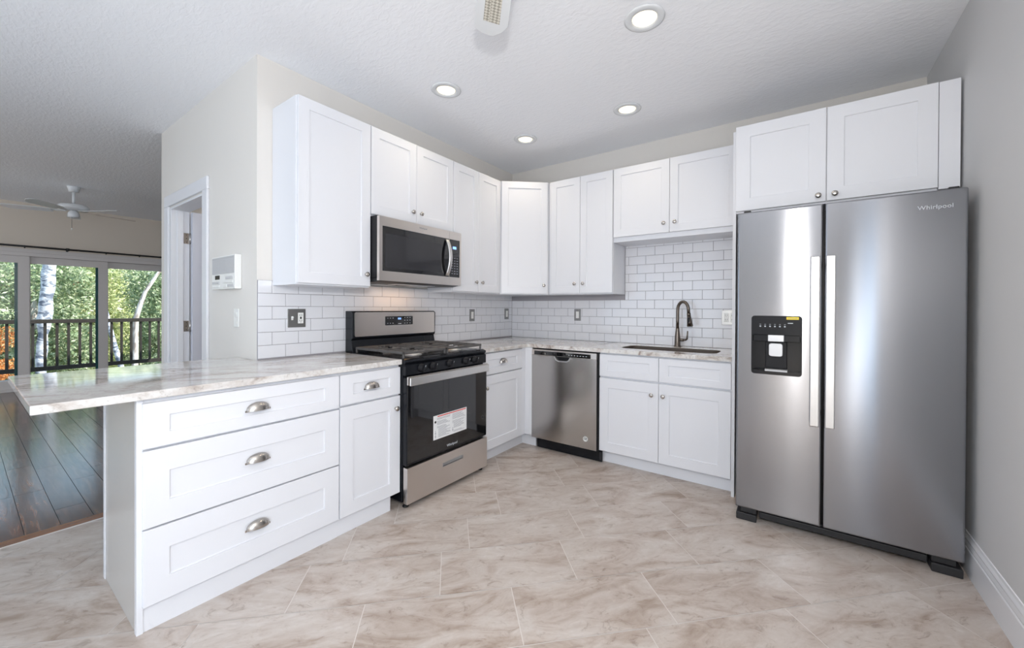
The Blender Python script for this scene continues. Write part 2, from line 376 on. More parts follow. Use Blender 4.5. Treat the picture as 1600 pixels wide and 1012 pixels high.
def clip_poly(poly, inside, inter):
    out = []
    for i in range(len(poly)):
        a, b_ = poly[i], poly[(i+1) % len(poly)]
        ia, ib = inside(a), inside(b_)
        if ia: out.append(a)
        if ia != ib: out.append(inter(a, b_))
    return out
def clip_rect(poly, x0, x1, y0, y1):
    for ax, v, s in ((0, x0, 1), (0, x1, -1), (1, y0, 1), (1, y1, -1)):
        def ins(p): return (p[ax]-v)*s >= 0
        def itx(a, b_):
            t = (v-a[ax])/(b_[ax]-a[ax]); return tuple(a[k]+t*(b_[k]-a[k]) for k in range(2))
        if poly: poly = clip_poly(poly, ins, itx)
    return poly
def tile_floor():
    b = MB(); bm = b.bm; uv = bm.loops.layers.uv.new('tile')
    b.box((-.68, YF-.1, -.10), (WR+.1, .1, -.0012), M['floor_grout'])
    mi = b.mi(M['floor']); s2 = math.sqrt(2); g = .0018; wv = .3057; L = .61; rnd = random.Random(3)
    phase = {0: -.404, 1: -.711, 2: -.571}           # rows read off the joints
    for row in range(-40, 40):
        v0 = -2.952+row*wv
        if v0+wv < -9 or v0 > 4.5: continue
        ph = phase[row] if row in phase else rnd.uniform(0, L)
        for k in range(-16, 12):
            u0 = ph+k*L
            q = [(u0+g, v0+g), (u0+L-g, v0+g), (u0+L-g, v0+wv-g), (u0+g, v0+wv-g)]
            xy = [((u-v)/s2, (u+v)/s2) for u, v in q]
            xy = clip_rect(xy, -.68, WR+.05, YF-.05, .05)
            if len(xy) < 3: continue
            fc = bm.faces.new([bm.verts.new((x, y, 0)) for x, y in xy]); fc.material_index = mi
            ox, oy = rnd.uniform(0, 60), rnd.uniform(0, 60); fl = rnd.choice((-1, 1))
            for lp in fc.loops:
                x, y, _ = lp.vert.co; u, v = (x+y)/s2-u0, (y-x)/s2-v0
                lp[uv].uv = (u*fl+ox, v*fl+oy)
    o = b.build('floor'); o['kind'] = 'structure'; o['label'] = 'beige stone look tile floor laid diagonally'
tile_floor()
def wood_floor():
    b = MB(); bm = b.bm; uv = bm.loops.layers.uv.new('tile'); tone = bm.loops.layers.float_color.new('tone')
    b.box((XF-.12, YF-.1, -.10), (-.68, YN+.1, -.002), M['blackplastic'])
    mi = b.mi(M['wood']); rnd = random.Random(11); w = .1275
    y = -3.095-28*w
    while y < YN:
        x = -.755-rnd.uniform(0, .9)
        xs = [-.755]
        while x > XF-.1: xs.append(x); x -= rnd.uniform(.55, 1.25)
        xs.append(XF-.1)
        for a, c in zip(xs, xs[1:]):
            if y < YF or a-c < .01: continue
            fc = bm.faces.new([bm.verts.new(p) for p in ((c+.0013, y+.0013, 0), (a-.0013, y+.0013, 0), (a-.0013, y+w-.0013, 0), (c+.0013, y+w-.0013, 0))]); fc.material_index = mi
            ox, oy = rnd.uniform(0, 50), rnd.uniform(0, 50); k = rnd.uniform(.5, 2.0); kr = rnd.uniform(.9, 1.1)
            for lp in fc.loops:
                lp[uv].uv = (lp.vert.co.x+ox, lp.vert.co.y+oy); lp[tone] = (k*kr, k, k, 1)
        y += w
    b.box((-.755, YF-.05, -.002), (-.682, YN, .003), M['oak_strip'], .002, 1)
    o = b.build('floor_living'); o['kind'] = 'structure'; o['label'] = 'dark glossy hardwood plank floor of the living room'
wood_floor()
struct('trim_1', lambda b: b.box((-.682, YF, -.002), (-.672, YN, .002), M['floor_grout']), 'pale joint strip between wood and tile floor')

# subway tile backsplash: one mesh per wall
def tiles(name, label, ulist, place):
    b = MB(); tw, th, g = .1545, .0778, .0014
    for (u0, u1, z0, z1, zs) in ulist:
        place(b, 'grout', u0, u1, z0, z1, 0, .0085)
        row = 0; z = zs
        while z < z1:
            za, zb = max(z, z0), min(z+th, z1)
            off = (row % 2)*tw/2
            k = -2
            while True:
                ua = u0+off+k*tw; k += 1
                if ua > u1: break
                a, c = max(ua, u0), min(ua+tw, u1)
                if c-a > .006 and zb-za > .006: place(b, 'tile', a+g, c-g, za+g, zb-g, .0085, .0122)
            z += th; row += 1
    o = b.build(name); o['kind'] = 'structure'; o['label'] = label
def pl(b, m, u0, u1, z0, z1, d0, d1):      # on the range wall, u = y
    b.box((d0, u0, z0), (d1, u1, z1), M[m], .0013 if m == 'tile' else 0, 2)
def pb(b, m, u0, u1, z0, z1, d0, d1):      # on the sink wall, u = x
    b.box((u0, -d1, z0), (u1, -d0, z1), M[m], .0013 if m == 'tile' else 0, 2)
tiles('trim_2', 'white subway tile backsplash behind the gas range', [(-2.5390, -.0125, .9112, 1.385, .9185)], pl)
def f_back():
    b = MB(); tw, th, g = .1562, .0789, .0014
    b.box((.0005, 0, .9112), (1.301, -.0085, 1.355), M['grout']); b.box((1.303, 0, .9112), (2.2540, -.0085, 1.836), M['grout'])
    row = 0; z = .911
    while z < 1.835:
        off = 1.8043 if row % 2 == 1 else 1.8843
        for k in range(-14, 5):
            a, c = max(off+k*tw, .0125), min(off+(k+1)*tw, 2.2535)
            zt = min(z+th, 1.835)
            if z+th > 1.356: a = max(a, 1.304)
            if c-a > .006 and zt-z > .006: b.box((a+g, -.0085, z+g), (c-g, -.0122, zt-g), M['tile'], .0013, 2)
        z += th; row += 1
    o = b.build('trim_3'); o['kind'] = 'structure'; o['label'] = 'white subway tile backsplash behind the sink faucet'
f_back()

# ------------------------------------------------------------------ cabinets
def knob(parent, x, z, y=-.02):
    b = MB(); b.lathe([(0, .026), (.008, .0255), (.0135, .023), (.0155, .019), (.013, .015), (.007, .012), (.0055, .006), (.009, .002), (.009, 0)], M['nickel'], axis='y', n=20)
    o = b.build('knob', parent, (x, y, z)); o['label'] = 'round brushed nickel knob'; return o
def cup_pull(parent, x, z, y=-.02, w=.094, h=.036, d=.026):
    b = MB(); bm = b.bm; nu, nv = 20, 8; i = b.mi(M['nickel'])
    for sc in (1.0, .90):
        grid = []
        for j in range(nv+1):
            t = PI/2*j/nv
            row = []
            for k in range(nu+1):
                p = PI*k/nu
                row.append(bm.verts.new((-w/2*sc*math.cos(p), -d*sc*math.sin(p)*math.cos(t)**.8 if t < PI/2 else 0, h*sc*math.sin(t)*math.sin(p)**.75-.012)))
            grid.append(row)
        for j in range(nv):
            for k in range(nu):
                try:
                    fc = bm.faces.new((grid[j][k], grid[j][k+1], grid[j+1][k+1], grid[j+1][k])); fc.smooth = True; fc.material_index = i
                except ValueError: pass
    bmesh.ops.remove_doubles(bm, verts=bm.verts, dist=1e-5)
    b.prism([(-w/2-.004+.01*0, -.016), (w/2+.004, -.016), (w/2+.004, -.009), (w/2-.002, -.006), (-w/2+.002, -.006), (-w/2-.004, -.009)], 'y', -.002, -.0001, M['nickel'])
    o = b.build('cup_pull', parent, (x, y, z)); o['label'] = 'brushed nickel cup pull'; return o
def shaker(parent, name, x0, x1, z0, z1, w=.062, y=-.001, t=.019, rec=.008, wtop=None):
    b = MB(); y1 = y-t; m = M['cab']; wt = w if wtop is None else wtop
    # frame with softened outer edge: outer slab of the frame, then the recessed panel with a small sloped step
    ow, c = .0015, .004
    O = [(x0, z0), (x1, z0), (x1, z1), (x0, z1)]; I = [(x0+w, z0+wt), (x1-w, z0+wt), (x1-w, z1-wt), (x0+w, z1-wt)]
    O2 = [(x0+ow, z0+ow), (x1-ow, z0+ow), (x1-ow, z1-ow), (x0+ow, z1-ow)]
    I2 = [(x0+w+c, z0+wt+c), (x1-w-c, z0+wt+c), (x1-w-c, z1-wt-c), (x0+w+c, z1-wt-c)]
    bm = b.bm; i = b.mi(m)
    L = [[bm.verts.new((p[0], yy, p[1])) for p in P] for P, yy in ((O, y), (O, y1+ow), (O2, y1), (I, y1), (I, y1+rec-.002), (I2, y1+rec))]
    fs = [bm.faces.new(L[0]), bm.faces.new(L[5])]
    for A, B_ in zip(L, L[1:]):
        for k in range(4): fs.append(bm.faces.new((A[k], A[(k+1) % 4], B_[(k+1) % 4], B_[k])))
    bmesh.ops.recalc_face_normals(bm, faces=fs)
    for fc in fs: fc.material_index = i
    return b.build(name, parent)
def carcass(parent, x0, x1, z0, z1, depth, top=True, name='carcass', sidemat=None, floor_sides=(False, False)):
    """hollow box; front at y=0, back at y=depth"""
    b = MB(); m = M['cab']; t = .018
    for k, xx in enumerate((x0, x1-t)):
        b.box((xx, 0, 0.0 if floor_sides[k] else z0), (xx+t, depth, z1), (sidemat if sidemat and k == 0 else m), .0008, 1)
    b.box((x0+t, .001, z0), (x1-t, depth, z0+t), m); b.box((x0+t, depth-.008, z0+t), (x1-t, depth, z1), m)
    if top: b.box((x0+t, .001, z1-t), (x1-t, depth-.008, z1), m)
    # face frame, closed behind the doors
    b.box((x0+t, .0005, z0+t), (x1-t, .018, z1-(t if top else 0)), m)
    return b.build(name, parent)
RW = PI/2
def range_wall(name, label, cat, face_x, y, group=None): return thing(name, label, cat, (face_x, y, 0), RW, group)
WG = 'white shaker wall cabinets'; BG = 'white shaker base cabinets'
UB, UT = 1.355, 2.4215
DB_, DT = 1.364, 2.4195
def wall_cab(name, label, loc, rz, w, z0, z1, doors, knobs, depth=.2878, dz0=None, gap=.0035):
    r = thing(name, label, 'cabinet', loc, rz, WG)
    carcass(r, 0, w, z0, z1, depth)
    dz0 = z0+.009 if dz0 is None else dz0
    for (a, c), kx in zip(doors, knobs):
        d = shaker(r, 'door', a, c, dz0, z1-.002)
        if kx is not None: knob(d, kx[0], kx[1])
    return r
FX = .2908
# tall single-door cabinet left of the microwave
w = .4665
wall_cab('wall_cabinet', 'tall white wall cabinet with one door, left of the microwave', (FX, -2.4585, 0), RW, w, UB, UT, [(.004, w-.003)], [(w-.036, 1.440)])
w = .7595
wall_cab('wall_cabinet', 'short white two door wall cabinet above the microwave', (FX, -1.9915, 0), RW, w, 1.829, UT, [(.003, w/2-.0015), (w/2+.0015, w-.003)], [(w/2-.038, 1.920), (w/2+.038, 1.920)], dz0=1.842)
w = .6275
wall_cab('wall_cabinet', 'tall white two door wall cabinet right of the microwave', (FX, -1.2315, 0), RW, w, UB, UT, [(.003, w/2-.0015), (w/2+.0015, w-.003)], [(w/2-.040, 1.450), (w/2+.040, 1.450)])
# diagonal corner cabinet
def corner_cab():
    ax, ay, bx, by = .3030, -.6030, .6525, -.3030
    ang = math.atan2(by-ay, bx-ax); L = math.hypot(bx-ax, by-ay)
    r = thing('corner_wall_cabinet', 'white diagonal corner wall cabinet with a single narrow door', 'cabinet', (ax, ay, 0), ang, WG)
    inv = Matrix.Rotation(-ang, 3, 'Z')
    def loc(x, y):
        p = inv @ Vector((x-ax, y-ay, 0)); return (p.x, p.y)
    P = [loc(ax, ay), loc(bx, by), loc(bx, -.003), loc(.003, -.003), loc(.003, ay)]
    b = MB(); b.prism(P, 'z', UB, UT, M['cab'], .001, 1); b.build('carcass', r)
    d = shaker(r, 'door', .012, L-.012, DB_, DT); knob(d, L-.047, 1.442)
corner_cab()
SY = -.2908
w = .6465
wall_cab('wall_cabinet', 'tall white two door wall cabinet between corner cabinet and sink cabinet', (.6545, SY, 0), 0, w, UB, UT, [(.026, .3325), (.3355, w-.003)], [(.3325-.047, 1.450), (.3355+.034, 1.450)])
w = .9505
wall_cab('wall_cabinet', 'short white two door wall cabinet over the sink', (1.3035, SY, 0), 0, w, 1.795, UT, [(.004, .4655), (.4685, w-.004)], [(.4655-.041, 1.909), (.4685+.041, 1.909)], dz0=1.835)
# over the refrigerator
def over_fridge():
    y = -.6837; r = thing('wall_cabinet', 'deep white two door cabinet above the refrigerator', 'cabinet', (2.2775, y, 0), 0, WG)
    w = .9055; z0, z1 = 1.835, 2.376
    carcass(r, 0, w, z0, z1, .68)
    d = shaker(r, 'door', .001, .4555, 1.846, 2.380, w=.078, wtop=.075); knob(d, .4205, 1.880)
    d = shaker(r, 'door', .4595, .9045, 1.846, 2.378, w=.075, wtop=.072); knob(d, .4595+.036, 1.880)
    o = part('filler_panel', r, lambda b: b.box((.907, -.019, 1.836), (.9825, .02, 2.376), M['cab'], .001, 1)); o['label'] = 'plain filler strip against the right wall'
over_fridge()
tag(part('refrigerator_side_panel', None, lambda b: b.box((2.2565, -.645, 0), (2.2755, -.003, 2.376), M['cab'], .001, 1)),
    'tall thin white end panel between sink cabinet and refrigerator', 'panel')

BX = .6055          # carcass front of the range wall bases
def drawer_base():
    y0 = -3.1565; w = .767
    r = range_wall('base_cabinet', 'wide white base cabinet with three drawers at the peninsula end', 'cabinet', BX, y0, BG)
    carcass(r, 0, w, .10, .879, .561, top=False)
    for z0, z1, hz in ((.6925, .863, .776), (.3935, .6835, .546), (.100, .3865, .248)):
        d = shaker(r, 'drawer_front', -.004, w-.003, z0, z1, w=.076, wtop=.052 if z1 > .8 else .088); cup_pull(d, w/2-.005, hz)
    o = part('end_panel', r, lambda b: b.box((-.0165, .0220, 0), (-.0005, .561, .879), M['panel'], .001, 1)); o['label'] = 'greige side panel facing the room'
    part('corner_post', r, lambda b: b.box((-.019, -.003, .0), (-.0006, .0215, .879), M['cab'])); part('corner_post', r, lambda b: b.box((-.020, .535, 0), (-.0168, .562, .879), M['cab']))
    part('back_panel', r, lambda b: b.box((-.0165, .5625, 0), (w, .575, .879), M['panel']))
    part('toe_kick', r, lambda b: b.box((-.0165+.0002, .0015, 0), (w, .018, .0985), M['cab']))
drawer_base()
def drawer_door_base():
    y0 = -2.3885; w = .391
    r = range_wall('base_cabinet', 'narrow white base cabinet with one drawer and door, left of the range', 'cabinet', BX, y0, BG)
    carcass(r, 0, w, .10, .879, .561, top=False)
    d = shaker(r, 'drawer_front', .002, w-.002, .7005, .863, w=.075, wtop=.052); cup_pull(d, w/2-.004, .780)
    d = shaker(r, 'door', .002, w-.002, .0985, .6905, w=.075, wtop=.075); knob(d, w-.037, .618)
    part('toe_kick', r, lambda b: b.box((0, .004, 0), (w-.055, .020, .0985), M['cab']))
    part('back_panel', r, lambda b: b.box((0, .5625, 0), (w, .575, .879), M['panel']) if False else b.box((0, .5625, 0), (.15, .575, .879), M['panel']))
drawer_door_base()
def corner_base():
    y0 = -1.2335; w = .606
    r = range_wall('base_cabinet', 'narrow white base cabinet with one drawer and door, right of the range', 'cabinet', BX, y0, BG)
    carcass(r, 0, .545, .10, .879, .60, top=False)
    d = shaker(r, 'drawer_front', .003, .5365, .7015, .868, w=.07, wtop=.052); cup_pull(d, .268, .791)
    d = shaker(r, 'door', .003, .5365, .109, .6925, w=.07, wtop=.07); knob(d, .045, .600)
    o = part('filler_panel', r, lambda b: (b.box((.5385, -.018, .109), (w, .0, .879), M['cab'], .001, 1), b.box((w-.0185, -.090, .109), (w, -.0185, .879), M['cab'], .001, 1))); o['label'] = 'plain white corner filler strips'
    part('toe_kick', r, lambda b: (b.box((0, .045, 0), (.66, .060, .0995), M['cab']), b.box((.644, -.100, 0), (.66, .0445, .0995), M['cab'])))
corner_base()
def sink_base():
    x0 = 1.3205; w = .9335
    r = thing('sink_base_cabinet', 'white sink base cabinet with two doors under the faucet', 'cabinet', (x0, -.6055, 0), 0, BG)
    carcass(r, 0, w, .10, .879, .60, top=False)
    for a, c, kx in ((.003, .4615, .414), (.4645, w-.003, .497)):
        shaker(r, 'drawer_front', a, c, .6935, .8665, w=.066, wtop=.048)['label'] = 'false drawer front without a pull'
        d = shaker(r, 'door', a, c, .104, .6795, w=.073, wtop=.073); knob(d, kx, .594)
    part('toe_kick', r, lambda b: b.box((0, .045, 0), (w, .060, .0985), M['cab']))
sink_base()

# ------------------------------------------------------------------ countertops and sink
ZC = .9104; ZB = .8800
def f(b): b.prism([(-.28, -3.4258), (.6405, -3.4258), (.6405, -1.9985), (.0015, -1.9985), (.0015, -2.5425), (-.28, -2.5425)], 'z', ZB, ZC, M['granite'], .003, 2)
tag(part('countertop', None, f), 'pale granite peninsula countertop overhanging its left end', 'countertop')
SX0, SX1, SY0, SY1 = 1.43, 2.14, -.49, -.19
def f(b):
    outer = [(.0015, -.0015), (.0015, -1.2365), (.6405, -1.2365), (.6405, -.6405), (2.2545, -.6405), (2.2545, -.0015)]
    b.holed(outer, rrect(SX0, SX1, SY0, SY1, .07), 'z', ZB, ZC, M['granite'])
tag(part('countertop', None, f), 'pale granite L shaped countertop around the sink', 'countertop')
def f(b):
    O = rrect(SX0-.012, SX1+.012, SY0-.012, SY1+.012, .075); bm = b.bm; i = b.mi(M['sink'])
    I = rrect(SX0+.0035, SX1-.0035, SY0+.0035, SY1-.0035, .0665)
    J = rrect(SX0+.0008, SX1-.0008, SY0+.0008, SY1-.0008, .0692)
    Bt = rrect(SX0+.02, SX1-.02, SY0+.02, SY1-.02, .06)
    L = [[bm.verts.new((p[0], p[1], z)) for p in P] for P, z in ((O, .700), (O, .8788), (J, .8788), (J, .9088), (I, .9092), (I, .75), (Bt, .712))]
    n_ = len(O); fs = []
    for A, B_ in zip(L, L[1:]):
        for k in range(n_): fs.append(bm.faces.new((A[k], A[(k+1) % n_], B_[(k+1) % n_], B_[k])))
    fs += [bm.faces.new(L[0]), bm.faces.new(L[-1])]
    bmesh.ops.recalc_face_normals(bm, faces=fs)
    for fc in fs: fc.material_index = i
sk = thing('sink', 'undermount stainless steel sink set in the granite countertop', 'sink', (0, 0, 0))
part('basin', sk, f); part('drain', sk, lambda b: b.lathe([(.045, .713), (.045, .716), (.034, .717), (.030, .7145), (0, .7145)], M['nickel'], (1.785, -.33, 0)))

def faucet():
    r = thing('faucet', 'dark bronze gooseneck kitchen faucet behind the sink', 'faucet', (1.7835, -.082, ZC)); m = M['bronze']
    a = math.radians(-30); dx, dy = math.cos(a), math.sin(a)       # spout leans right and forward
    part('body', r, lambda b: b.lathe([(.028, 0), (.028, .006), (.024, .012), (.0225, .07), (.0185, .11), (.0145, .145), (.0145, .155)], m))
    pts = [(0, 0, .15), (0, 0, .22), (0, 0, .29)]; R = .056
    for k in range(1, 11):
        t = PI-k*PI/11; pts.append(((R+R*math.cos(t))*dx, (R+R*math.cos(t))*dy, .305+R*1.25*math.sin(t)))
    pts.append((2*R*dx*1.02, 2*R*dy*1.02, .28))
    part('spout', r, lambda b: b.tube(pts, .0125, m, 14))
    e = Vector(pts[-1]); d = Vector((dx*.14, dy*.14, -1)).normalized()
    def f(b): b.cyl(e, e+d*.02, .0145, m, r1=.0150); b.cyl(e+d*.02, e+d*.105, .0150, m, r1=.0235); b.cyl(e+d*.105, e+d*.108, .0195, M['blackplastic'])
    h = part('spray_head', r, f); 
    def f(b): b.box((-.008, -.0035, -.024), (.008, .0035, .024), M['blackplastic'], .002, 2, T=Matrix.Translation(e+d*.058+Vector((-.002, -.0178, 0))) )
    part('button', h, f)
    def f(b):
        b.cyl((0, 0, .058), (.052, -.015, .058), .0115, m); b.cyl((.045, -.013, .058), (.072, -.021, .062), .0085, m)
        b.tube([(.066, -.019, .060), (.080, -.023, .070), (.083, -.024, .10), (.085, -.025, .135)], [.0085, .008, .0065, .005], m, 10)
    part('lever', r, f)
faucet()

# ------------------------------------------------------------------ gas range
def gas_range():
    W_ = .757; r = thing('gas_range', 'stainless and black freestanding gas range with sticker on oven door', 'range', (.668, -1.9955, 0), RW)
    # local: x 0..W, y=0 control panel plane, depth positive to wall (.655)
    bk, st = M['black'], M['steel_warm']
    part('body', r, lambda b: (b.box((0, .030, .035), (W_, .645, .880), bk, .003, 2), b.box((.02, .06, .022), (W_-.02, .60, .036), M['blackplastic'])))
    def f(b):
        b.prism([(.027, .8805), (.64, .8805), (.64, .912), (.03, .912), (.004, .904), (.0, .894), (.01, .8805)], 'x', 0, W_, bk, .002, 2)
        b.box((.035, .06, .9125), (W_-.035, .55, .9135), bk)
    part('cooktop', r, f)
    def f(b):
        b.prism([(.0, .812), (.028, .812), (.028, .8795), (.012, .8795), (.0, .872)], 'x', .001, W_-.001, bk, .002, 2)
    cp = part('control_panel', r, f)
    for kx in (.121, .219, .370, .529, .622):
        def f(b):
            b.lathe([(.026, 0), (.026, .006), (.0215, .009), (.0195, .024), (.017, .027), (0, .027)], M['blackplastic'], axis='y', n=20)
            b.box((-.006, -.038, -.021), (.006, -.020, .021), M['blackplastic'], .003, 2, T=Matrix.Rotation(.35, 4, 'Y'))
            b.box((-.0009, -.0387, .008), (.0009, -.0378, .019), M['icon'], T=Matrix.Rotation(.35, 4, 'Y'))
        part('knob', cp, f, (kx, 0, .848))
    # oven door
    def f(b):
        b.box((.003, -.008, .262), (W_-.003, .027, .7985), bk, .004, 2)
        b.box((.008, -.0115, .275), (W_-.008, -.0082, .752), M['glass_black'], .001, 1)
    dr = part('oven_door', r, f)
    def f(b):
        b.box((.004, -.020, .755), (W_-.004, -.0084, .806), st, .003, 2)
    o = part('door_trim', dr, f); o['label'] = 'stainless strip along the top of the oven door'
    def f(b):
        b.box((.003, -.044, .752), (W_-.014, -.031, .803), M['steel_light'], .005, 3)
        for x in (.03, W_-.05): b.box((x, -.032, .765), (x+.022, -.019, .790), M['steel_light'], .002, 1)
    part('handle', dr, f)['label'] = 'wide flat stainless handle bar'
    def f(b):
        x0, x1, z0, z1, y = .215, .529, .364, .521, -.0122
        b.box((x0, y, z0), (x1, y+.0006, z1), M['paper'])
        b.box((x0+.036, y-.0003, z1-.012), (x1-.008, y+.0001, z1-.005), M['red'])
        rr = random.Random(4)
        for col0, col1 in ((x0+.032, x0+.158), (x0+.172, x1-.010)):
            z = z1-.022
            while z > z0+.012:
                if rr.random() > .12:
                    e = col1-rr.uniform(0, .05); b.box((col0+(.0 if z > z0+.07 else .012), y-.0002, z), (e, y+.0001, z+.0022), M['ink'])
                z -= .0068
        b.lathe([(.008, 0), (.008, .0004), (0, .0004)], M['blackplastic'], (x0+.018, y, z1-.042), 'y', 12)
        for cx, cz in ((x0+.018, z0+.045), (x0+.176, z0+.032), (x0+.018, z0+.024)):
            b.box((cx-.0015, y-.0002, cz-.015), (cx+.0015, y+.0001, cz+.014), M['ink'], T=None)
            b.box((cx-.005, y-.0002, cz-.006), (cx+.006, y+.0001, cz-.002), M['ink'])
    part('safety_sticker', dr, f)['label'] = 'white instruction sticker with a red header line'
    text('lettering', 'Whirlpool', .024, M['icon'], dr, (.387, -.0118, .297), (PI/2, 0, 0))['label'] = 'pale maker lettering under the sticker'
    def f(b):
        O = [(.004, .031), (W_-.004, .031), (W_-.004, .250), (.004, .250)]; Hh = rrect(.293, .491, .166, .196, .006, 2)
        b.holed(O, Hh, 'y', -.016, .020, st)
        b.holed([(.004, .024), (W_-.004, .024), (W_-.004, .0305), (.004, .0305)], [(.01, .026), (.02, .026), (.02, .028), (.01, .028)], 'y', 0, .02, M['blackplastic'])
        b.box((.29, .0205, .160), (.495, .024, .20), M['blackplastic'])
    d2 = part('drawer', r, f)
    def f(b):
        b.frame(.293, .491, .166, .196, .004, -.0185, .018, M['steel_light'])
        b.prism([(-.004, .170), (.016, .170), (.016, .190)], 'x', .298, .486, M['silver'])
    part('recessed_handle', d2, f)
    # backguard
    def f(b):
        b.prism([(.553, .9125), (.645, .9125), (.645, 1.200), (.575, 1.200), (.557, 1.188), (.560, 1.012), (.575, .998)], 'x', 0, W_, bk, .003, 2)
    bgd = part('backguard', r, f)
    def f(b): b.prism(rrect(.014, W_-.014, 1.022, 1.192, .012, 4), 'y', .5525, .5565, st)
    fp = part('front_panel', bgd, f)
    def f(b):
        b.prism(rrect(.257, .512, 1.094, 1.160, .005, 3), 'y', .550, .5524, M['glass_black'])
        for x in (.275, .298, .321): 
            for z in (1.106, 1.144): b.box((x, .5494, z), (x+.009, .5501, z+.004), M['icon'])
        for x in (.430, .455, .480):
            for z in (1.104, 1.126, 1.146): b.box((x, .5494, z), (x+.009, .5501, z+.004), M['icon'])
        b.box((.372, .5494, 1.102), (.402, .5501, 1.106), M['icon'])
    dp = part('display', fp, f)
    text('clock_digits', '888', .020, M['led'], dp, (.385, .5496, 1.141), (PI/2, 0, 0))
    # burners and grates
    for bx, by, br in ((.185, .16, .045), (.185, .42, .034), (.572, .16, .040), (.572, .42, .034), (.378, .29, .045)):
        part('burner', r, lambda b: (b.lathe([(br+.018, .9137), (br+.014, .918), (br, .920), (br, .926)], M['steel_light'], (bx, by, 0)), b.lathe([(br*.85, .9262), (br*.85, .932), (br*.7, .9345), (0, .9345)], M['blackplastic'], (bx, by, 0))))
    zt = .9525
    for k, (x0, x1) in enumerate(((.012, .374), (.382, .745))):
        def f(b):
            m = M['castiron']; y0, y1 = .035, .545; t = .012
            for x in (x0, x1-t): b.box((x, y0, zt-.016), (x+t, y1, zt), m, .003, 1)
            for y in (y0, (y0+y1)/2-t/2, y1-t): b.box((x0, y, zt-.016), (x1, y+t, zt), m, .003, 1)
            for y in (y0+.07, y0+.15, y1-.17, y1-.09):
                b.box((x0, y, zt-.014), (x0+(x1-x0)*.40, y+t, zt), m, .003, 1); b.box((x1-(x1-x0)*.40, y, zt-.014), (x1, y+t, zt), m, .003, 1)
            xm = (x0+x1)/2-t/2
            for ya, yb in ((y0, y0+.075), (y0+.165, y1-.165), (y1-.075, y1)): b.box((xm, ya, zt-.014), (xm+t, yb, zt), m, .003, 1)
            for x in (x0+.002, x1-t-.002):
                for y in (y0+.002, y1-t-.002): b.box((x, y, .9137), (x+t, y+t, zt-.01), m, .002, 1)
        part('grate', r, f)
    for x in (.03, W_-.03):
        for y in (.012, .58): part('foot', r, lambda b: b.lathe([(.018, 0), (.020, .006), (.012, .012), (.010, .034)], M['blackplastic'], (x, y+.02, 0), n=16))
gas_range()

# ------------------------------------------------------------------ microwave
def microwave():
    W_ = .7575; r = thing('microwave', 'stainless over the range microwave with black glass door', 'microwave', (.375, -1.9905, 0), RW)
    bk, st = M['blackplastic'], M['steel_warm']; z0, z1 = 1.402, 1.820
    part('body', r, lambda b: b.box((0.001, 0, z0+.018), (W_-.001, .3615, 1.827), bk, .003, 2))
    def f(b): b.prism([(-.02, z0+.0175), (.355, z0+.0175), (.355, z0-.006), (.05, z0-.010), (-.005, z0-.002)], 'x', .012, W_-.012, M['darkgrey'], .002, 1)
    u = part('vent_base', r, f)
    part('lamp_lens', u, lambda b: b.box((.20, .06, z0-.0125), (.56, .16, z0-.0105), M['silver']))
    for x in (.14, .45): part('grease_filter', u, lambda b: b.box((x, .20, z0-.0125), (x+.16, .32, z0-.0095), M['grey_plastic']))
    xs = .6255
    def f(b): b.holed([(0, z0), (xs, z0), (xs, z1), (0, z1)], [(.024, z0+.063), (xs-.001, z0+.063), (xs-.001, z1-.062), (.024, z1-.062)], 'y', -.024, -.0005, st)
    d = part('door', r, f)
    def f(b):
        b.box((.0245, -.0225, z0+.0635), (xs-.0015, -.002, z1-.0625), M['glass_black'], .001, 1)
    g = part('window', d, f)
    def f(b): b.prism(rrect(.046, .548, z0+.088, z1-.110, .012, 3), 'y', -.0229, -.0226, M['tint'])
    part('viewing_mesh', g, f)
    def f(b):
        pts = []
        for k in range(13):
            t = k/12; pts.append((.598, -.026-.040*math.sin(PI*t)**.8, z0+.070+t*(z1-z0-.140)))
        n_ = len(pts); bm = b.bm; i = b.mi(M['steel_light']); rings = []
        for k, p in enumerate(pts):
            rings.append([bm.verts.new((p[0]+dx, p[1]+dy, p[2])) for dx, dy in ((-.017, -.004), (-.010, -.009), (.010, -.009), (.017, -.004), (.013, .006), (-.013, .006))])
        for A, B_ in zip(rings, rings[1:]):
            for k in range(6): fc = bm.faces.new((A[k], A[(k+1) % 6], B_[(k+1) % 6], B_[k])); fc.smooth = True; fc.material_index = i
        for R_ in (rings[0], rings[-1]): bm.faces.new(R_).material_index = i
        bmesh.ops.recalc_face_normals(bm, faces=bm.faces)
    part('handle', d, f)['label'] = 'bowed vertical stainless handle'
    text('lettering', 'Whirlpool', .017, M['ink'], d, (.365, -.0242, z1-.026), (PI/2, 0, 0))
    def f(b):
        b.holed([(xs+.0015, z0), (W_, z0), (W_, z1), (xs+.0015, z1)], [(xs+.0025, z0+.063), (W_-.018, z0+.063), (W_-.018, z1-.062), (xs+.0025, z1-.062)], 'y', -.024, -.0005, st)
        b.box((xs+.003, -.0225, z0+.0635), (W_-.0185, -.002, z1-.0625), M['glass_black'], .001, 1)
    c = part('control_panel', r, f)
    def f(b):
        for i in range(3):
            for j in range(7): b.box((xs+.026+i*.028, -.0230, z0+.088+j*.020), (xs+.040+i*.028, -.0224, z0+.0945+j*.020), M['ink'])
    part('buttons', c, f)
    part('display', c, lambda b: b.box((xs+.040, -.0230, z1-.135), (xs+.078, -.0224, z1-.115), M['led']))
microwave()
lamp('assumed_hood_lamp', 'AREA', (.16, -1.61, 1.385), 0.6, (1, .56, .24), (0, 0, 0), shape='RECTANGLE', size=.10, size_y=.34)  # unseen lamp, assumed from the warm glow on the tile

